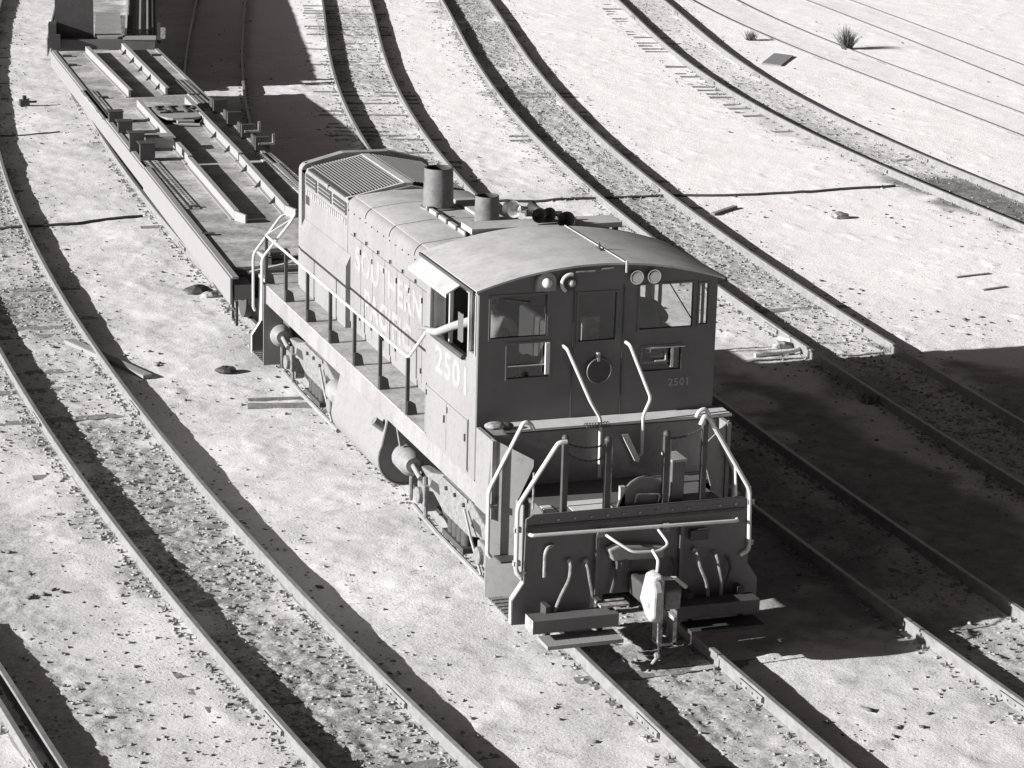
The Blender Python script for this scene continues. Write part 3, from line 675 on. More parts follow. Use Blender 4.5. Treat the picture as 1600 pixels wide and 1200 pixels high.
# stacks
STACKM = material('sooty_stack_steel', 0.16, 0.7, dirt=0.06, amount=.8, scale=5, bump=.3, bscale=20)
def stack(cx, cy, z0, z1, r):
    o = P(MB().cyl((cx,cy,z0),(cx,cy,z1),r*1.08,r,32,caps=False).cyl((cx,cy,z0+.01),(cx,cy,z1-.0),r*.9,r*.88,32,caps=False), 'exhaust_stack', STACKM, smooth=True)
    m = MB(); n_ = 32
    vs = []
    for R_ in (r*1.02, r*.88):
        for i in range(n_): t = 2*math.pi*i/n_; vs.append((cx+R_*math.cos(t), cy+R_*math.sin(t), z1+.003))
    m.add(vs, [(i,(i+1)%n_,n_+(i+1)%n_,n_+i) for i in range(n_)]); P(m, 'stack_rim', DARK, o)
    P(MB().cyl((cx,cy,z0-.02),(cx,cy,z0+.03),r*1.25,n=32), 'stack_base', PAINT, o, smooth=True)
    P(MB().cyl((cx,cy,z1-.25),(cx,cy,z1-.24),r*.87,n=24).cyl((cx,cy,z1-.26),(cx,cy,z1-.004),r*.865,n=32,caps=False), 'stack_throat', BLACK, o)
stack(-.02, 7.62, 3.55, 4.12, .20); stack(.31, 6.5, 3.55, 3.94, .16)
# horn platform and horn
P(MB().box((-.90, 3.56, 4.10), (1.10, 3.98, 4.17)), 'horn_platform', LITTOP, bevel=.006)
P(MB().box((-.86, 3.60, 3.52), (-.80, 3.66, 4.098)).box((1.0,3.60,3.42),(1.06,3.66,4.098)).box((-.86, 3.9, 3.52), (-.80, 3.95, 4.098)).box((1.0,3.9,3.42),(1.06,3.95,4.098)), 'platform_legs', DARK)
def trumpet(c, d, L, r):
    d = Vector(d).normalized(); c = Vector(c); m = MB(); n_ = 6
    for i in range(n_):
        t0, t1 = i/n_, (i+1)/n_; rr = lambda t: r*(.22 + .78*t**2.6)
        m.cyl(c + d*L*t0, c + d*L*t1, rr(t0), rr(t1), 16, caps=False)
    m.cyl(c + d*L*.55, c + d*L*.56, r*.4, n=12); return m
o = P(MB().tube([(-.12,3.78,4.28),(.36,3.78,4.26)],.035,8).box((.02,3.7,4.17),(.12,3.86,4.27)), 'air_horn', DARK, smooth=True)
for (cx, dy, L, mt) in ((-.02,-1,.22,DARK),(.12,-1,.20,DARK),(.30,-1,.34,DARK),(-.10,1,.34,DARK),(.16,1,.26,DARK)):
    mm = trumpet((cx,3.78,4.30 if cx < .25 else 4.25), (0 if dy < 0 else -.5,dy,0), L, .095 if cx < .25 else .115); P(mm, 'trumpet', mt, o, smooth=True)
P(trumpet((-.12,3.75,4.36), (-.7,-.5,.1), .28, .11), 'trumpet', PALE, o, smooth=True)
# --- hand rails on the walkway
for s in (-1, 1):
    ybs = [11.6, 10.42, 9.2, 7.98, 6.76, 5.54, 4.32]
    for yb in ybs:
        o = P(MB().box((s*1.455-.022, yb-.022, 1.62), (s*1.455+.022, yb+.022, 2.36)), 'stanchion', DARK)
        P(MB().extr([(s*1.47,1.617),(s*1.33,1.617),(s*1.36,1.76),(s*1.42,1.80),(s*1.47,1.80)],1,yb-.05,yb-.024), 'stanchion_foot', DARK, o)
    P(MB().tube(round_path([(s*1.455,11.62,2.36),(s*1.455,4.30,2.37),(s*1.47,3.46,2.95),(s*1.47,3.40,3.0)],.1), .02), 'handrail', WHITE, smooth=True)
    P(MB().box((s*1.47-.015, 3.40, 2.98), (s*1.47+.015, 3.5, 3.01)), 'handrail_bracket', DARK)
    # far end corner rails
    P(MB().tube(round_path([(s*1.455,11.62,2.36),(s*1.0,11.62,2.62),(s*1.0,12.2,2.55)],.06), .018), 'handrail', WHITE, smooth=True)
    P(MB().tube(round_path([(s*1.02,11.55,2.68),(s*1.10,11.55,2.55),(s*1.535,11.55,2.02),(s*1.535,11.55,1.05)],.08), .022), 'step_handrail', WHITE, smooth=True)
    P(MB().tube(round_path([(s*.93,12.36,2.52),(s*1.04,12.36,2.47),(s*1.47,12.36,1.90),(s*1.47,12.36,1.05),(s*1.44,12.36,1.0)],.08), .022), 'step_handrail', WHITE, smooth=True)
    # near end
    P(MB().tube(round_path([(s*1.02,.82,2.40),(s*1.06,.82,2.48),(s*1.14,.82,2.50),(s*1.55,.82,1.70),(s*1.545,.82,.93),(s*1.5,.82,.88)],.07), .025), 'step_handrail', WHITE, smooth=True)
P(MB().tube(round_path([(-.93,-.04,2.50),(-1.03,-.04,2.50),(-1.50,-.04,1.78),(-1.50,-.04,1.02),(-1.44,-.04,.94),(-1.40,-.04,1.0)],.08), .027), 'step_handrail', WHITE, smooth=True)
P(MB().tube(round_path([(.70,-.04,2.58),(.74,-.04,2.68),(.80,-.04,2.66),(1.36,-.04,1.75),(1.39,-.04,1.0),(1.28,-.04,.95)],.08), .027), 'step_handrail', WHITE, smooth=True)
P(MB().tube([(1.17,-.02,2.05),(1.20,-.02,1.68)], .016), 'handrail_brace', WHITE)
P(MB().tube([(-1.19,.3,2.05),(-1.19,.3,1.62)], .014), 'handrail_brace', PALE)
P(MB().tube(round_path([(-1.36,-.02,1.44),(-1.34,-.10,1.44),(1.20,-.10,1.40),(1.22,-.02,1.40)],.03), .022), 'pilot_rail', WHITE, smooth=True)
# dark posts with chains on the near platform
for (x, z1) in ((-.91,2.50),(-.39,2.44),(.33,2.46),(.80,2.56)):
    P(MB().box((x-.035,.03,1.60),(x+.035,.09,z1)), 'platform_post', DARK, bevel=.006)
    P(MB().box((x+.036,.035,1.62),(x+.05,.05,z1-.05)), 'post_edge', PALE) if x in (-.39,.33) else None
    P(MB().sphere((x,.06,z1+.01),.045,10,6), 'post_knob', DARK, smooth=True)
def chain(a, b_, sag, name='chain', r=.012):
    a = Vector(a); b_ = Vector(b_); n_ = 16; pts = []
    for i in range(n_+1):
        t = i/n_; p = a.lerp(b_, t); p.z -= sag*4*t*(1-t); pts.append(p)
    m = MB()
    for i in range(n_):
        d = pts[i+1]-pts[i]; m.tube([pts[i]-d*.1, pts[i]+d*.5, pts[i+1]+d*.1], r*(1.25 if i % 2 else .8), 5)
    return P(m, name, DARK)
chain((-.91,.05,2.46),(-.39,.05,2.42),.06); chain((-.91,.05,2.36),(-.39,.05,2.28),.10); chain((.33,.05,2.42),(.80,.05,2.52),.04)
for s in (-1, 1):
    P(MB().box((s*1.32-.02,12.18,1.6),(s*1.32+.02,12.22,1.98)), 'platform_post', DARK); P(MB().box((s*1.0-.02,12.18,1.6),(s*1.0+.02,12.22,2.0)), 'platform_post', DARK)
P(MB().box((-.55,12.16,1.6),(-.51,12.20,2.45)).box((-.70,12.16,2.44),(-.36,12.20,2.47)), 'brake_staff', DARK)
chain((-1.32,12.2,1.9),(-1.0,12.2,1.95),.05)
# arched coupler cover, tool box, platform lip
pr = [(-.20+.09,1.56)] ; c0 = .10
prof = [(c0+.33*math.cos(math.radians(a)), 1.52+.44*math.sin(math.radians(a))) for a in range(0,181,15)]
P(MB().extr(prof,1,.10,.15), 'coupler_cover', ENDP, smooth=True)
P(MB().tube([(p[0],.095,p[1]) for p in prof],.012,6), 'cover_rim', PAINT, smooth=True)
P(MB().tube(round_path([(-.02,.09,1.66),(-.02,.04,1.78),(.27,.04,1.76),(.27,.09,1.64)],.03),.010), 'cover_handle', PALE)
P(MB().box((.44,.12,1.603),(.60,.42,2.10)), 'tool_box', ENDP, bevel=.01); P(MB().box((.43,.10,2.102),(.62,.44,2.13)), 'tool_box_lid', SILLP)
P(MB().box((-.20,.10,1.603),(-.14,.16,1.86)), 'kick_plate', DECKP)
# bolts, stiffeners and fittings on the near end plate
for z in (1.58, .42):
    for k in range(13): 
        if z > 1 or abs(-1.2+.2*k) > .5: P(MB().cyl((-1.2+.2*k,-.022,z),(-1.2+.2*k,-.036,z),.014,n=6), 'bolt', PALE)
for x in (-.52, .52): P(MB().box((x-.02,-.07,.64),(x+.02,-.021,1.38)), 'stiffener', ENDP)
P(MB().box((-1.36,-.034,1.495),(1.36,-.021,1.53)), 'plate_seam', DARK)
P(MB().box((-.30,-.14,.95),(-.12,-.021,1.12)).cyl((-.21,-.16,1.03),(-.21,-.14,1.03),.05,n=12), 'hose_socket', DARK)
P(MB().box((.62,-.10,1.20),(.84,-.021,1.32)), 'cable_socket', DARK)
for x in (-.50, .32): P(MB().box((x-.03,-.09,1.34),(x+.03,-.021,1.43)), 'lever_bracket', PALE)
for (x, z0, z1) in ((-.32,.66,.98),(.42,.62,1.0),(1.12,.6,.95)): P(MB().tube([(x,-.05,z1),(x+.02,-.10,z1-.12),(x-.03,-.10,z0)],.018,6), 'air_hose', DARK)
for (x, y, z) in ((-1.50,.82,1.5),(-1.50,-.02,1.5),(-1.50,-.02,1.1),(1.385,-.02,1.1),(1.37,-.02,1.6)): P(MB().box((x-.03,y-.04,z-.03),(x+.05,y+.02,z+.03)), 'rail_bracket', PALE)
# hoses, piping and coupler
def hose(x, z0, z1, dx=0, y=-.05, name='air_hose', r=.022, mat=None):
    pts = [(x, y+.03, z0+.02), (x, y-.06, z0), (x+dx*.15, y-.12, (z0+z1)/2+.12), (x+dx*.7, y-.14, (z0+z1)/2-.06), (x+dx, y-.10, z1)]
    P(MB().tube(round_path(pts,.12,5), r, 8), name, mat or TRUCKM, smooth=True)
hose(-.86,1.06,.50,-.20); hose(-.66,1.02,.48,.06); hose(.70,1.05,.5,.15); hose(.95,1.0,.5,.06)
P(MB().tube(round_path([(-1.05,-.03,1.28),(-1.14,-.08,1.27),(-1.17,-.08,1.20),(-1.17,-.08,.92)],.04),.02), 'air_pipe', PALE)
for (x, z) in ((-.86,1.08),(-.66,1.06),(.70,1.07)): P(MB().sphere((x,-.06,z),.035,10,6), 'hose_valve', PALE, smooth=True)
P(MB().tube(round_path([(-.46,-.03,1.38),(-.42,-.2,1.36),(-.20,-.34,1.22),(.12,-.34,1.20),(.26,-.30,1.26),(.20,-.12,1.38),(.18,-.03,1.40)],.06),.017), 'uncoupling_lever', WHITE, smooth=True)
P(MB().extr([(-.42,1.20),(-.30,1.24),(.28,1.18),(.26,1.04),(-.36,1.06)],1,-.16,-.02), 'draft_gear_box', PAINT, bevel=.02)
P(MB().box((-.12,-.50,.62),(.16,.10,.86)), 'coupler_shank', DARK, bevel=.03)
cp = P(MB().extr([(-.16,.72),(-.10,1.02),(.0,1.06),(.05,1.02),(.05,.52),(-.02,.47),(-.08,.50)],1,-.74,-.48), 'coupler_head', CAST, bevel=.035)
P(MB().extr([(-.56,.55),(-.60,.98),(-.80,1.0),(-.86,.90),(-.84,.58),(-.74,.50)],0,-.13,-.01), 'coupler_knuckle', CAST, cp, bevel=.03)
P(MB().extr([(-.50,.62),(-.52,.90),(-.74,.86),(-.72,.62)],0,.06,.26), 'coupler_guard', TRUCKM, cp, bevel=.03)
P(MB().tube(round_path([(-.0,-.6,1.06),(-.0,-.62,1.20),(.02,-.40,1.24)],.03),.02).tube([(.06,-.62,.98),(.20,-.66,.98),(.34,-.66,.86)],.025), 'lock_lifter', WHITE, cp, smooth=True)
chain((.02,-.66,.50),(.02,-.70,.10),.0, r=.012); P(MB().sphere((-.0,-.70,.08),.04,8,6).tube([(.02,-.7,.08),(-.06,-.7,-.02)],.02), 'hose_end', PALE)
# foot boards: a thick beam with pale ends and a plank below; right-hand set coloured dark to stand for shade
for (a, b_, wm) in ((-1.40,-.36,WOOD),(.36,1.40,BLACK)):
    P(MB().box((a,-.40,.36),(b_,-.14,.52)), 'foot_beam', ENDP if a < 0 else DARK, bevel=.008)
    P(MB().box((a-.006,-.40,.355),(a-.0005,-.14,.525)), 'beam_end', PALE if a < 0 else ENDP)
    P(MB().box((a+.12,-.56,.22),(b_,-.22,.265)), 'footboard', wm)
    for xx in (a+.25, b_-.15): P(MB().box((xx-.03,-.2,.25),(xx+.03,-.02,.60)), 'footboard_hanger', DARK)
P(MB().box((-.55,-.30,.56),(-.20,-.10,.585)), 'bracket', PALE)
P(MB().box((.12,-.45,.12),(.16,-.25,.42)).box((.30,-.45,.08),(.34,-.25,.42)).box((.12,-.45,.08),(.34,-.25,.11)), 'sand_pipe_bracket', PALE)
# --- fuel tank
pr = [(-1.30,1.22)] + arc((-1.06,.62),.38,150,265,8) + arc((1.06,.62),.38,-85,30,8) + [(1.30,1.22)]
P(MB().extr(pr,1,5.62,7.95), 'fuel_tank', PAINT, smooth=True)
P(MB().tube([(p[0],5.62,p[1]) for p in pr],.018,6), 'tank_rim', PAINT)
P(MB().cyl((-1.32,5.75,1.0),(-1.47,5.75,1.12),.06,n=12), 'filler_cap', TRUCKM, smooth=True)
P(MB().extr([(-1.42,1.33),(-1.2,1.33),(-1.3,1.02),(-1.36,1.0)],1,4.9,4.96), 'sand_hopper_bracket', TRUCKM)
# --- trucks
def truck_unit(yc):
    t = MB(); T_ = P(MB().box((-.7,yc-1.0,.55),(.7,yc+1.0,.80)), 'truck', BLACK)
    for s in (-1, 1):
        pf = [(yc-1.62,.62),(yc-1.55,.80),(yc-1.0,.86),(yc-.55,.98),(yc+.55,.98),(yc+1.0,.86),(yc+1.55,.80),(yc+1.62,.62),(yc+1.42,.52),(yc+.92,.62),(yc+.5,.50),(yc-.5,.50),(yc-.92,.62),(yc-1.42,.52)]
        P(MB().extr([(p[0],p[1]) for p in pf],0,min(s*1.02,s*1.17),max(s*1.02,s*1.17)), 'side_frame', TRUCKM, T_, bevel=.02)
        for (ya, yb_) in ((-1.05,-.62),(.62,1.05)):
            P(MB().extr([(yc+ya,.66),(yc+ya+.08,.78),(yc+yb_-.08,.80),(yc+yb_,.68)] if ya < 0 else [(yc+ya,.68),(yc+ya+.08,.80),(yc+yb_-.08,.78),(yc+yb_,.66)],0,min(s*1.165,s*1.174),max(s*1.165,s*1.174)), 'frame_opening', BLACK, T_)
        for (yy, zz_) in ((-.35,.86),(.35,.86),(-1.35,.72),(1.35,.72),(0,.88)): P(MB().cyl((s*1.165,yc+yy,zz_),(s*1.20,yc+yy,zz_),.028,n=8), 'bolt', DARK, T_)
        P(MB().box((min(s*1.165,s*1.19),yc-.50,.93),(max(s*1.165,s*1.19),yc+.50,.975)), 'bolster_guide', TRUCKM, T_)
        m = MB()
        for k in range(4): m.cyl((s*1.10,yc-.27+.18*k,.50),(s*1.10,yc-.27+.18*k,.30),.075,n=12)
        m.box((min(s*1.0,s*1.2),yc-.42,.24),(max(s*1.0,s*1.2),yc+.42,.31)); P(m, 'spring_nest', DARK, T_, smooth=True)
        for yb in (yc-1.22, yc+1.22):
            P(MB().box((min(s*1.0,s*1.24),yb-.15,.38),(max(s*1.0,s*1.24),yb+.15,.66)).cyl((s*1.22,yb,.50),(s*1.30,yb,.50),.11,n=16), 'journal_box', TRUCKM, T_, bevel=.015)
        # brake cylinders and rigging
        for yb, dr in ((yc+1.72, 1), (yc-1.70, -1)):
            if yc < 5 and dr < 0: continue
            c = MB().cyl((s*1.26,yb-.16,.82),(s*1.26,yb+.18,.82),.17,.17,20).cyl((s*1.26,yb-.24,.82),(s*1.26,yb-.16,.82),.10,.17,20).cyl((s*1.26,yb-.55,.74),(s*1.26,yb-.2,.82),.035,.035,10)
            P(c, 'brake_cylinder', SILLP, T_, smooth=True)
            P(MB().tube([(s*1.24,yb-.10,.66),(s*1.24,yb-.08,.30)],.028,8).tube([(s*1.2,yb-.55,.76),(s*1.2,yb-.60,.20)],.03,8), 'brake_hanger', TRUCKM, T_)
        P(MB().tube([(s*1.18,yc+1.70,.20),(s*1.20,yc+.6,.17),(s*1.22,yc-1.50,.20)],.035,8), 'brake_rod', SILLP, T_)
        for yb in (yc-.66, yc+.66, yc-1.80, yc+1.80):
            P(MB().extr([(yb-.09,.10),(yb-.05,.62),(yb+.05,.62),(yb+.09,.10),(yb,.06)],0,min(s*.86,s*1.0),max(s*.86,s*1.0)), 'brake_shoe', TRUCKM, T_)
        P(MB().tube([(s*1.22,yc-.5,.85),(s*1.26,yc-.9,.60),(s*1.26,yc-1.3,.28)],.02,6), 'sand_pipe', SILLP, T_)
    for yb in (yc-1.22, yc+1.22):
        m = MB().cyl((-.80,yb,.50),(.80,yb,.50),.08,n=12)
        for s in (-1, 1):
            m.cyl((s*.69,yb,.50),(s*.83,yb,.50),.50,.50,40); m.cyl((s*.66,yb,.50),(s*.69,yb,.50),.535,.535,40)
        P(m, 'wheelset', DARK, T_, smooth=True)
    return T_
truck_unit(3.15); truck_unit(9.85)
P(MB().tube([(-1.36,1.2,1.28),(-1.36,11.3,1.28)],.022,6), 'air_line', TRUCKM)
# --- cab furniture seen through the glass
P(MB().box((-.35,2.2,2.31),(.35,3.3,3.25)), 'control_stand', BLACK, bevel=.03)
P(MB().box((-.10,1.75,3.10),(.12,1.80,3.45)), 'light_patch_panel', PALE)  # pale panel added to stand for light showing in the door window
P(MB().cyl((-.55,1.7,3.1),(-.55,1.7,3.55),.04,n=8).sphere((-.55,1.7,3.58),.06,8,6), 'brake_handle', PALE)
P(MB().box((-1.30,1.9,2.31),(-.85,2.35,2.78)).box((-1.3,1.84,2.75),(-.85,1.9,3.2)), 'seat', BLACK, bevel=.02)
P(MB().box((.75,1.95,2.31),(1.2,2.4,2.78)), 'seat', BLACK, bevel=.02)

# ------------------------------------------------------------------ people
def person(joints, edges, radii, name, label, cat, mats, head, face_dir, hat):
    """skinned body; joints in world coordinates"""
    me_ = bpy.data.meshes.new(name); me_.from_pydata([tuple(j) for j in joints], edges, [])
    o = bpy.data.objects.new(name, me_); COL.objects.link(o)
    sk_ = o.modifiers.new('skin', 'SKIN'); sk_.use_smooth_shade = True
    for i, r in enumerate(radii): me_.skin_vertices[0].data[i].radius = (r, r)
    me_.skin_vertices[0].data[0].use_root = True
    sb = o.modifiers.new('sub', 'SUBSURF'); sb.levels = 2; sb.render_levels = 2
    dg = bpy.context.evaluated_depsgraph_get(); m2 = bpy.data.meshes.new_from_object(o.evaluated_get(dg))
    bpy.data.objects.remove(o); m2.name = name
    p = empty('person', tuple(joints[0])); tag(p, label, cat)
    inv = Matrix.Translation(-p.location); m2.transform(inv)
    m2.materials.clear(); m2.materials.append(mats[0]); m2.materials.append(mats[1])
    H = Vector(head)
    for poly in m2.polygons:
        c = poly.center + p.location
        if (c - H).length < .17 or any((c - Vector(joints[k])).length < .11 for k in range(len(joints)) if radii[k] < .036): poly.material_index = 1
    b_ = bpy.data.objects.new('body', m2); COL.objects.link(b_); b_.parent = p
    fd = Vector(face_dir).normalized(); sd_ = fd.cross(Vector((0,0,1))).normalized(); up = Vector((0,0,1))
    def part(mb, nm, mat):
        mb.v = [tuple(Vector(q) - p.location) for q in mb.v]; return mb.build(nm, mat, p, smooth=True)
    for s in (-1, 1): part(MB().sphere(tuple(H + fd*.098 + sd_*s*.033 + up*.012), .011, 8, 6), 'eye', HAIR)
    part(MB().cyl(H + fd*.095 + up*.01, H + fd*.128 - up*.02, .006, .014, 8), 'nose', mats[1])
    part(MB().tube([H + fd*.099 - up*.055 - sd_*.02, H + fd*.106 - up*.052, H + fd*.099 - up*.055 + sd_*.02], .005, 6), 'mouth', JACKET)
    for s in (-1, 1): part(MB().sphere(tuple(H + sd_*s*.085 - fd*.005), .026, 8, 6, (.6,.6,1)), 'ear', mats[1])
    hh = MB(); nu, nv = 16, 6; vs = []; fs = []
    for j in range(nv+1):
        t = math.pi*.5*j/nv
        for i in range(nu):
            u = 2*math.pi*i/nu; d = (fd*math.cos(u) + sd_*math.sin(u)*.86)*math.sin(t)*.112 + up*(math.cos(t)*.10 + .03); vs.append(tuple(H + d))
    for j in range(nv):
        for i in range(nu): fs.append((j*nu+i,(j+1)*nu+i,(j+1)*nu+(i+1)%nu,j*nu+(i+1)%nu))
    hh.add(vs, fs)
    if hat:
        part(hh, 'cap', hat); part(MB().extr([(0,0),(0,.001)],0,0,.001) if False else MB().add([tuple(H+fd*.10-sd_*.07+up*.035),tuple(H+fd*.185-sd_*.05+up*.02),tuple(H+fd*.185+sd_*.05+up*.02),tuple(H+fd*.10+sd_*.07+up*.035),
             tuple(H+fd*.10-sd_*.07+up*.045),tuple(H+fd*.185-sd_*.05+up*.03),tuple(H+fd*.185+sd_*.05+up*.03),tuple(H+fd*.10+sd_*.07+up*.045)],[(0,1,2,3),(7,6,5,4),(0,4,5,1),(1,5,6,2),(2,6,7,3),(3,7,4,0)]), 'cap_peak', hat)
    else: part(hh, 'hair', HAIR)
    return p
J = [(-1.05,2.15,2.85),(-1.06,2.14,3.05),(-1.10,2.12,3.28),(-1.12,2.10,3.42),(-1.14,2.08,3.50),(-1.15,2.07,3.60),(-1.15,2.06,3.68),   # pelvis, waist, chest, neck base, neck, head x2
     (-1.30,2.20,3.37),(-1.50,2.36,3.28),(-1.66,2.52,3.17),(-1.68,2.74,3.13),(-1.66,2.92,3.11),(-1.66,3.00,3.10),               # left arm out of window
     (-.90,2.02,3.36),(-.80,2.15,3.12),(-.82,2.40,3.02),(-.85,2.48,3.02),                                                        # right arm
     (-.96,2.4,2.84),(-.94,2.62,2.80),(-.94,2.64,2.36),(-1.16,2.4,2.84),(-1.18,2.62,2.80),(-1.18,2.64,2.36),                      # legs
     (-1.645,3.05,3.085),(-1.64,3.10,3.06),(-1.665,3.06,3.085),(-1.665,3.115,3.06),(-1.685,3.055,3.085),(-1.69,3.105,3.06),(-1.70,3.04,3.085),(-1.71,3.08,3.065),(-1.63,2.98,3.09),(-1.615,3.02,3.07)]
E_ = [(0,1),(1,2),(2,3),(3,4),(4,5),(5,6),(3,7),(7,8),(8,9),(9,10),(10,11),(11,12),(3,13),(13,14),(14,15),(15,16),(0,17),(17,18),(18,19),(0,20),(20,21),(21,22),
      (12,23),(23,24),(12,25),(25,26),(12,27),(27,28),(12,29),(29,30),(11,31),(31,32)]
R_ = [.15,.145,.165,.11,.06,.085,.08,.07,.055,.05,.042,.034,.035,.07,.055,.035,.035,.08,.065,.055,.08,.065,.055] + [.012,.009]*5
person(J, E_, R_, 'body', 'engineer in a light shirt leaning a bare forearm out of the cab side window', 'person', (SHIRT, SKIN), (-1.15,2.06,3.64), (-.6,-.7,0), SHIRT)
J2 = [(0.84,2.15,2.92),(0.82,2.13,3.12),(0.78,2.11,3.35),(0.72,2.10,3.49),(0.67,2.08,3.57),(0.64,2.06,3.67),(0.64,2.05,3.75),(0.98,2.12,3.45),(1.16,2.20,3.26),(1.08,2.40,3.10),(1.00,2.48,3.08),(0.58,2.10,3.43),(0.52,2.10,3.19),(0.58,2.3,3.07),(0.60,2.36,3.07),(0.76,2.4,2.91),(0.74,2.62,2.87),(0.74,2.64,2.43),(0.94,2.4,2.91),(0.96,2.62,2.87),(0.96,2.64,2.43)]
E2 = [(0,1),(1,2),(2,3),(3,4),(4,5),(5,6),(3,7),(7,8),(8,9),(9,10),(3,11),(11,12),(12,13),(13,14),(0,15),(15,16),(16,17),(0,18),(18,19),(19,20)]
R2 = [.20,.24,.25,.11,.06,.085,.08,.075,.06,.04,.035,.075,.06,.04,.035,.08,.065,.055,.08,.065,.055]
person(J2, E2, R2, 'body', 'dark silhouette of a crew member behind the right cab window', 'person', (JACKET, SKIN), (.64,2.05,3.71), (.75,.66,0), JACKET)

# ------------------------------------------------------------------ FLATCAR coupled behind the hood
def flatcar(name, ox, oy, ang, L, W_, label):
    f = empty(name, (ox, oy, G), -math.radians(ang)); tag(f, label, 'flatcar'); return f
A1 = 3.08
fc = flatcar('flatcar', -.08, 14.05, A1, 24.4, 2.7, 'empty pale flatcar with raised guide rails, coupled behind the locomotive')
def l1(x, y):
    a = math.radians(A1); dx, dy = x + .08, y - 14.05; return dx*math.cos(a) - dy*math.sin(a), dx*math.sin(a) + dy*math.cos(a)
def Q(mb, name, mat, parent=fc, smooth=False, bevel=0, label=None, kind=None):
    mb.v = [(a, b_, c - G) for a, b_, c in mb.v]; o = mb.build(name, mat, parent, smooth, bevel)
    if label: o['label'] = label
    if kind: o['kind'] = kind
    return o
DZ = 1.08
Q(MB().box((-1.22,.85,DZ-.05),(1.30,9.4,DZ)), 'deck_plate', CARDECK); Q(MB().box((-1.20,9.43,DZ-.05),(1.30,24.3,DZ-.003)), 'deck_plate', CARDECK)
Q(MB().box((-1.20,9.40,DZ-.06),(1.28,9.43,DZ-.02)), 'deck_joint', BLACK)
for s in (-1, 1):
    xo = s*1.30 if s < 0 else 1.33
    Q(MB().box((min(xo,xo+s*.035)-.0,.0,.66),(max(xo,xo+s*.035),9.3,1.10)).box((min(xo,xo-s*.10),.0,1.085),(max(xo,xo-s*.10),9.3,1.12)), 'side_sill', CARSIDE)
    Q(MB().box((min(xo,xo+s*.025),9.35,.70),(max(xo,xo+s*.025),24.3,1.06)).box((min(xo,xo-s*.09),9.35,1.065),(max(xo,xo-s*.09),24.3,1.10)), 'side_sill', CARSIDE)
Q(MB().box((-1.18,.55,.60),(1.2,.80,1.03)), 'end_sill', DARK); Q(MB().box((-.95,.02,.56),(1.0,.5,.74)), 'end_platform', DARK)
Q(MB().box((-1.26,.02,.74),(-.98,.56,.98)), 'corner_casting', CARSIDE)
Q(MB().box((-.22,-.75,.62),(.22,.1,.86)), 'coupler', TRUCKM, bevel=.03)
Q(MB().box((-.5,.9,.45),(.5,23.5,1.02)), 'centre_sill', BLACK)
def guide(a, b_, gus=0, flare=False):
    (x0, y0), (x1, y1) = l1(*a), l1(*b_); d = Vector((x1-x0, y1-y0, 0)); L = d.length; an = math.atan2(-d.x, d.y)
    M_ = Matrix.Translation((x0, y0, DZ)) @ Matrix.Rotation(an, 4, 'Z')
    m = MB().box((-.02, 0, 0), (.03, L, .15), M_); m.box((-.02, 0, .15), (.07, L, .17), M_); m.box((-.08,0,.001),(-.02,L,.016), M_)
    o = Q(m, 'guide_rail', CARGUIDE)
    if flare: Q(MB().add([M_ @ Vector(q) for q in ((-.02,-.02,0),(.03,-.02,0),(.16,-.30,0),(.12,-.32,0),(-.02,-.02,.17),(.03,-.02,.17),(.16,-.30,.15),(.12,-.32,.15))],
                        [(3,2,1,0),(4,5,6,7),(0,1,5,4),(1,2,6,5),(2,3,7,6),(3,0,4,7)]), 'guide_rail_flare', CARGUIDE, o)
    for k in range(gus):
        yy = L*(k+.6)/(gus+.2)
        Q(MB().add([M_ @ Vector(q) for q in ((-.02,yy,0),(-.14,yy,0),(-.02,yy,.14),(-.02,yy+.04,0),(-.14,yy+.04,0),(-.02,yy+.04,.14))],
                   [(0,2,1),(3,4,5),(0,1,4,3),(1,2,5,4),(2,0,3,5)]), 'gusset', DARK, o)
guide((.45,31.45),(.69,37.91)); guide((1.32,31.63),(1.66,38.3), 5); guide((-.27,18.5),(.02,23.55), 0, True); guide((.06,23.7),(.38,30.2)); guide((.72,18.78),(1.06,23.6), 3, True); guide((1.09,23.8),(1.47,30.33), 4)
def rack(a, b_):
    (x0, y0), (x1, y1) = l1(*a), l1(*b_); d = Vector((x1-x0, y1-y0, 0)); L = d.length; M_ = Matrix.Translation((x0, y0, DZ)) @ Matrix.Rotation(math.atan2(-d.x, d.y), 4, 'Z')
    o = Q(MB().box((-.17,0,.0),(-.02,L,.02),M_).box((.02,0,.0),(.17,L,.02),M_), 'tie_down_track', CARDECK)
    Q(MB().box((-.018,0,.003),(.018,L,.03),M_), 'slot', BLACK, o)
    m = MB(); k = .1
    while k < L:
        for xx in (-.10, .10): m.cyl(M_ @ Vector((xx,k,.02)), M_ @ Vector((xx,k,.036)), .028, .022, 8)
        k += .16
    Q(m, 'studs', DARK, o, kind='stuff')
rack((-.49,28.84),(-.3,32.45)); rack((-.85,19.52),(-.66,24.09)); rack((1.88,29.5),(2.05,33.47)); rack((1.55,19.2),(1.72,24.4))
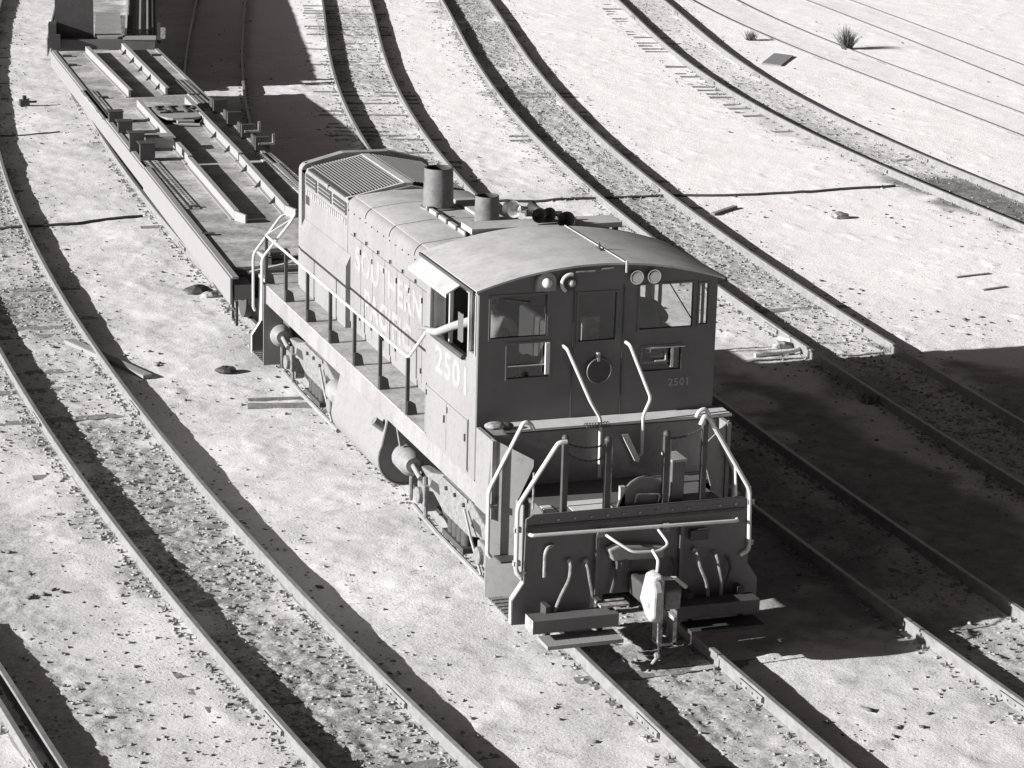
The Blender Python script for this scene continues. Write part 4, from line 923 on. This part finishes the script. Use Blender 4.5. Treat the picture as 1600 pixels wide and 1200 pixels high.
for (x, y, h_, pl) in ((-.44,28.44,.22,0),(-.50,27.16,.24,0),(-.66,25.18,.36,1),(-.66,24.16,.34,0)):
    lx, ly = l1(x, y)
    o = Q(MB().box((lx-.16,ly-.05,DZ),(lx+.14,ly+.05,DZ+h_)).box((lx-.18,ly-.05,DZ+h_),(lx+.16,ly+.25,DZ+h_+.025)), 'chock_stand', DARK, bevel=.01)
    Q(MB().box((lx+.15,ly-.03,DZ+.001),(lx+.72,ly+.03,DZ+.05)), 'cross_bar', DARK, o)
    if pl: Q(MB().box((lx+.17,ly+.03,DZ+h_-.10),(lx+.74,ly+.45,DZ+h_-.08)).box((lx+.17,ly+.0,DZ),(lx+.72,ly+.03,DZ+h_-.10)), 'chock_plate', CARGUIDE, o)
for i, (x, y) in enumerate(((1.98,29.17),(1.92,27.62),(1.86,26.13),(1.80,24.72))):
    lx, ly = l1(x, y)
    o = Q(MB().box((lx-.16,ly-.05,DZ),(lx+.14,ly+.05,DZ+.30)).box((lx-.18,ly+.05,DZ+.1),(lx-.12,ly+.35,DZ+.30)), 'chock_stand', DARK, bevel=.01)
    if i >= 2: Q(MB().box((lx-.10,ly-.10,DZ+.14),(lx+.22,ly-.05,DZ+.18)).box((lx+.18,ly-.10,DZ+.18),(lx+.23,ly-.05,DZ+.36)), 'bright_handle', PALE, o)
# folded trailer hitch: rounded plate with raised bars
cx, cy = l1(.93, 28.75)
pr = [(cx+.50*math.copysign(abs(math.cos(t))**.6, math.cos(t)), cy+.85*math.copysign(abs(math.sin(t))**.7, math.sin(t))) for t in [2*math.pi*i/24 for i in range(24)]]
hitch = Q(MB().extr(pr, 2, DZ+.10, DZ+.15), 'trailer_hitch', CARGUIDE, label='rounded folded trailer hitch plate on the deck')
Q(MB().box((cx-.35,cy-.5,DZ+.001),(cx+.35,cy+.5,DZ+.098)), 'hitch_base', BLACK, hitch)
m = MB()
def bar(x0,y0,x1,y1,w_=.05):
    a = Vector((x0,y0,0)); b_ = Vector((x1,y1,0)); d = b_-a; M_ = Matrix.Translation((cx+x0,cy+y0,DZ+.151)) @ Matrix.Rotation(math.atan2(-d.x,d.y),4,'Z'); m.box((-w_/2,0,0),(w_/2,d.length,.035),M_)
for q in ((-.20,.45,-.38,.45),(-.38,.45,-.38,.1),(-.38,.1,-.24,.1),(-.24,.1,-.24,-.25),(-.24,-.25,-.40,-.25),(.10,.45,-.08,.45),(-.10,.45,-.10,-.2),(-.10,-.2,.12,-.2),(.22,.45,.22,-.25),(.22,.45,.40,.45),(.40,.45,.40,.15),(.40,.15,.22,.12),(.28,.12,.42,-.25)): bar(*q)
Q(m, 'hitch_ribs', BLACK, hitch)
Q(MB().box((cx-.15,cy-1.05,DZ+.001),(cx+.20,cy-.88,DZ+.12)).tube([(cx-.25,cy-1.0,DZ+.05),(cx+.3,cy-1.15,DZ+.05)],.03,6), 'hitch_latch', CARGUIDE, hitch)
# near end posts
lx, ly = l1(-.35, 14.5)
Q(MB().box((.35,.30,.74),(.40,.35,1.75)).box((.22,.30,1.75),(.55,.35,1.80)), 'brake_mast', DARK)
Q(MB().tube([(-.9,.6,1.05),(-.2,.62,1.18)],.02,6), 'grab_iron', WHITE)
Q(MB().add([(-.55,.9,DZ+.002),(-.48,.9,DZ+.002),(-.48,2.0,DZ+.002),(-.55,2.0,DZ+.002),(-.55,.9,DZ+.14),(-.48,.9,DZ+.14),(-.48,2.0,DZ+.02),(-.55,2.0,DZ+.02)],[(3,2,1,0),(4,5,6,7),(0,1,5,4),(1,2,6,5),(2,3,7,6),(3,0,4,7)]), 'bridge_plate_guide', CARGUIDE)
Q(MB().box((-.44,1.2,DZ),(-.10,1.5,DZ+.14)), 'hinge_block', DARK)
Q(MB().box((.15,1.3,DZ),(.7,1.45,DZ+.08)), 'hinge_block', DARK)
for (x, y) in ((-1.12,3.3),(-.98,5.6),(-1.0,17.4),(1.05,17.5),(-1.1,22.0),(-1.05,23.4),(1.1,23.3)): Q(MB().box((x-.1,y-.06,DZ),(x+.12,y+.06,DZ+.04)), 'lashing_ring', DARK)
# under-gear of the flatcar
for yc in (2.6, 21.8):
    t_ = Q(MB().box((-.95,yc-.25,.35),(.95,yc+.25,.62)), 'truck', DARK)
    for s in (-1, 1):
        Q(MB().extr([(yc-1.1,.42),(yc-1.0,.62),(yc-.3,.68),(yc+.3,.68),(yc+1.0,.62),(yc+1.1,.42),(yc+.3,.26),(yc-.3,.26)],0,min(s*.98,s*1.08),max(s*.98,s*1.08)), 'side_frame', DARK, t_)
    for yb in (yc-.85, yc+.85):
        m = MB().cyl((-.8,yb,.42),(.8,yb,.42),.07,n=10)
        for s in (-1, 1): m.cyl((s*.69,yb,.42),(s*.82,yb,.42),.42,n=32)
        Q(m, 'wheelset', DARK, t_, smooth=True)
Q(MB().box((-1.24,.02,.30),(-1.20,.06,.70)).box((-1.24,.36,.30),(-1.20,.40,.70)).box((-1.24,.06,.32),(-1.20,.36,.35)).box((-1.24,.06,.50),(-1.20,.36,.53)), 'corner_ladder', DARK)
Q(MB().tube([(-.85,-.05,.62),(-.85,-.1,.30)],.02,6).tube([(-.6,-.05,.62),(-.55,-.1,.28)],.02,6), 'air_hose', PALE)

# ------------------------------------------------------------------ second flatcar, beyond
A2 = 11.8; OX2, OY2 = 1.45, 40.0
f2 = flatcar('flatcar', OX2, OY2, A2, 22, 2.7, 'far flatcar at the top edge with a raised dark bridge plate')
def Q2(mb, name, mat, label=None, **k):
    return Q(mb, name, mat, f2, label=label, **k)
Q2(MB().box((-1.28,.02,DZ-.04),(1.36,22,DZ)), 'deck_plate', CARDECK)
for s in (-1, 1):
    xo = s*1.32 if s < 0 else 1.36
    Q2(MB().box((min(xo,xo+s*.03),.0,.66),(max(xo,xo+s*.03),22,1.10)), 'side_sill', CARSIDE)
Q2(MB().box((-1.25,-.10,.70),(1.36,.01,1.10)), 'end_sill', ENDP); Q2(MB().box((.55,-.12,1.102),(1.38,.5,1.13)), 'end_tread', CARGUIDE)
Q2(MB().box((-.5,.1,.45),(.5,21.5,1.02)), 'centre_sill', BLACK); Q2(MB().box((-.2,-.8,.62),(.2,.0,.86)), 'coupler', TRUCKM)
Q2(MB().box((-1.14,.32,1.05),(-.18,.37,2.12), Matrix.Rotation(math.radians(4),4,'X')), 'bridge_plate', DARK, label='dark bridge plate standing upright on the near corner')
Q2(MB().box((-.75,.30,2.1),(-.68,.35,2.26)), 'plate_handle', DARK)
Q2(MB().extr([(-.16,.15),(-.06,.02),(.42,.02),(.52,.16),(.44,4.5),(-.2,4.5)],2,1.104,1.16), 'deck_cover_plate', SILLP, label='long pale plate lying along the deck')
for (x, w_, h_, mt) in ((.60,.05,.20,WHITE),(.78,.10,.12,DARK),(.95,.05,.16,CARGUIDE),(1.14,.05,.16,CARGUIDE),(1.28,.04,.20,DARK)):
    Q2(MB().box((x,.55,1.101),(x+w_,21,1.101+h_)), 'guide_rail', mt)
Q2(MB().box((-1.30,-.2,.9),(-1.1,.3,1.5)).box((-1.18,-.3,.9),(-1.0,-.1,1.25)), 'hinge_block', BLACK)
Q2(MB().box((1.42,.0,1.0),(1.50,.25,1.5)).box((1.38,-.1,1.1),(1.6,.0,1.2)), 'hinge_block', DARK); Q2(MB().box((1.5,-.15,1.15),(1.62,-.08,1.42)), 'bright_handle', PALE)
for yc in (2.6, 19.4):
    t_ = Q2(MB().box((-.95,yc-.25,.35),(.95,yc+.25,.62)), 'truck', DARK)
    for yb in (yc-.85, yc+.85):
        m = MB().cyl((-.8,yb,.42),(.8,yb,.42),.07,n=10)
        for s in (-1, 1): m.cyl((s*.69,yb,.42),(s*.82,yb,.42),.42,n=32)
        Q(m, 'wheelset', DARK, t_, smooth=True)

# ------------------------------------------------------------------ small things on the ground
def gz(x, y): return float(height(np.array([float(x)]), np.array([float(y)]))[0])
def line(pts, r, label, name='ground_line', cat='line'):  # thin dark tube laid along the ground
    P_ = []
    for i in range(len(pts)-1):
        (x0,y0),(x1,y1) = pts[i], pts[i+1]; n_ = max(2, int(math.hypot(x1-x0, y1-y0)/.12))
        for k in range(n_):
            t = k/n_; x = x0+(x1-x0)*t; y = y0+(y1-y0)*t + .03*math.sin(x*3.1); P_.append((x, y, gz(x, y) + r*.6))
    o = MB().tube(P_, r, 6).build(name, LINEM, None, smooth=True); tag(o, label, cat); return o
line([(-6.5,24.1),(-3.57,24.21),(-2.05,24.35),(-.55,24.8)], .035, 'dark line lying on the sand left of the flatcar')
line([(6.2,24.5),(8.18,24.4),(9.92,24.42),(12.44,24.09),(14.77,24.21),(16.0,24.35)], .035, 'long dark line lying across the sand behind the cab roof')
line([(-3.2,34.3),(-1.6,33.9),(-.52,34.31)], .018, 'thin dark line on the sand at the upper left')
def board(x, y, L, w_, h_, ang, label, name='timber_board', cat='board', mat=WOOD, tilt=0, dz=0):
    m = MB().box((-L/2,-w_/2,0),(L/2,w_/2,h_)).box((-L/2+.02,-w_/2-.004,h_*.2),(L/2-.06,w_/2-.02,h_+.004))
    o = m.build(name, mat, None); o.location = (x, y, gz(x, y) - .01 + dz); o.rotation_euler = (tilt, 0, math.radians(ang)); tag(o, label, cat); return o
board(-3.42, 14.2, 2.6, .16, .07, -72+180, 'grey timber lying along the front left rail, beside the flatcar end')
board(20.9, 41.3, 2.0, .55, .06, 55, 'weathered board lying on the sand between the upper right tracks', tilt=.06)
board(11.1, 22.7, 1.0, .10, .06, 38, 'dark stick on the sand just right of the dark line crossing', mat=TIEM)
board(-1.15, 10.9, 1.5, .14, .06, -12, 'dark plank lying beside the rear wheels of the locomotive', mat=TIEM)
board(-1.35, 11.35, .9, .06, .05, -8, 'short thin strip of wood beside the rear step', mat=TIEM)
board(13.4, 16.3, .8, .06, .03, 10, 'dark stick on the sand at the right edge, upper one', mat=TIEM)
board(13.3, 15.3, .6, .07, .03, 15, 'dark stick on the sand at the right edge, lower one', mat=TIEM)
board(8.5, 19.0, .45, .07, .05, -5, 'small dark wood chip right of the second track', mat=TIEM)
for (x, y, s, lab) in ((-1.0,18.3,.16,'dark rock on the sand beside the flatcar end'),(-.86,18.0,.11,'small pale rock beside the flatcar end'),(13.2,21.6,.15,'dark clod on the pale sand right of the cable'),
                       (-1.74,13.0,.12,'dark flat stone left of the rear steps'),(7.62,12.35,.12,'pale rock by the rail at the edge of the shadow')):
    m = MB().sphere((0,0,0), s, 9, 6, (1.5,1,.6)); m.v = [tuple(c*(.8+.4*random.random()) for c in q) for q in m.v]
    o = m.build('rock', PALE if 'pale' in lab else DARK, None); o.location = (x, y, gz(x,y)+s*.3); tag(o, lab, 'rock')
# pale bent pipe by the rail at the shadow edge
zz = G
o = MB().tube(round_path([(7.75,12.75,zz+.05),(7.95,12.25,zz+.06),(7.7,11.9,zz+.05),(6.9,11.85,zz+.04)],.15),.035,8).build('bent_pipe', WHITE, None, smooth=True); tag(o, 'pale bent pipe by the rail at the edge of the shadow', 'pipe')
def weed(x, y, n_, h_, label, name='dry_bush'):
    m = MB()
    for i in range(n_):
        a = random.random()*6.28; t = random.random()**.7*.9; L = h_*(.5+.6*random.random()); d = Vector((math.cos(a)*math.sin(t), math.sin(a)*math.sin(t), math.cos(t)))
        b0 = Vector((random.uniform(-.12,.12), random.uniform(-.12,.12), 0)); s_ = Vector((-math.sin(a), math.cos(a), 0))*.012
        mid = b0 + d*L*.55; tip = b0 + d*L + Vector((d.x,d.y,-.25))*L*.12
        m.add([b0-s_, b0+s_, mid+s_*.7, mid-s_*.7, tip], [(0,1,2,3),(3,2,4)])
    o = m.build(name, WEED, None); o.location = (x, y, gz(x,y)); tag(o, label, 'bush'); return o
weed(23.9, 43.0, 260, .75, 'spiky dry bush growing on the thin faint track at the upper right')
weed(21.8, 45.1, 140, .35, 'low dry tuft above the weathered board')
weed(7.5, 8.9, 0 or 40, .2, 'small weed in the shadow right of the locomotive')
m = MB().box((-.12,-.1,0),(.12,.1,.16)).box((-.04,-.05,.16),(.05,.05,.26)).cyl((.12,0,.1),(.3,0,.1),.03,n=8)
o = m.build('switch_lamp', DARK, None, bevel=.02); o.location = (-.85, 37.9, gz(-.85,37.9)); tag(o, 'small dark switch stand on the sand left of the far flatcar', 'switch stand')
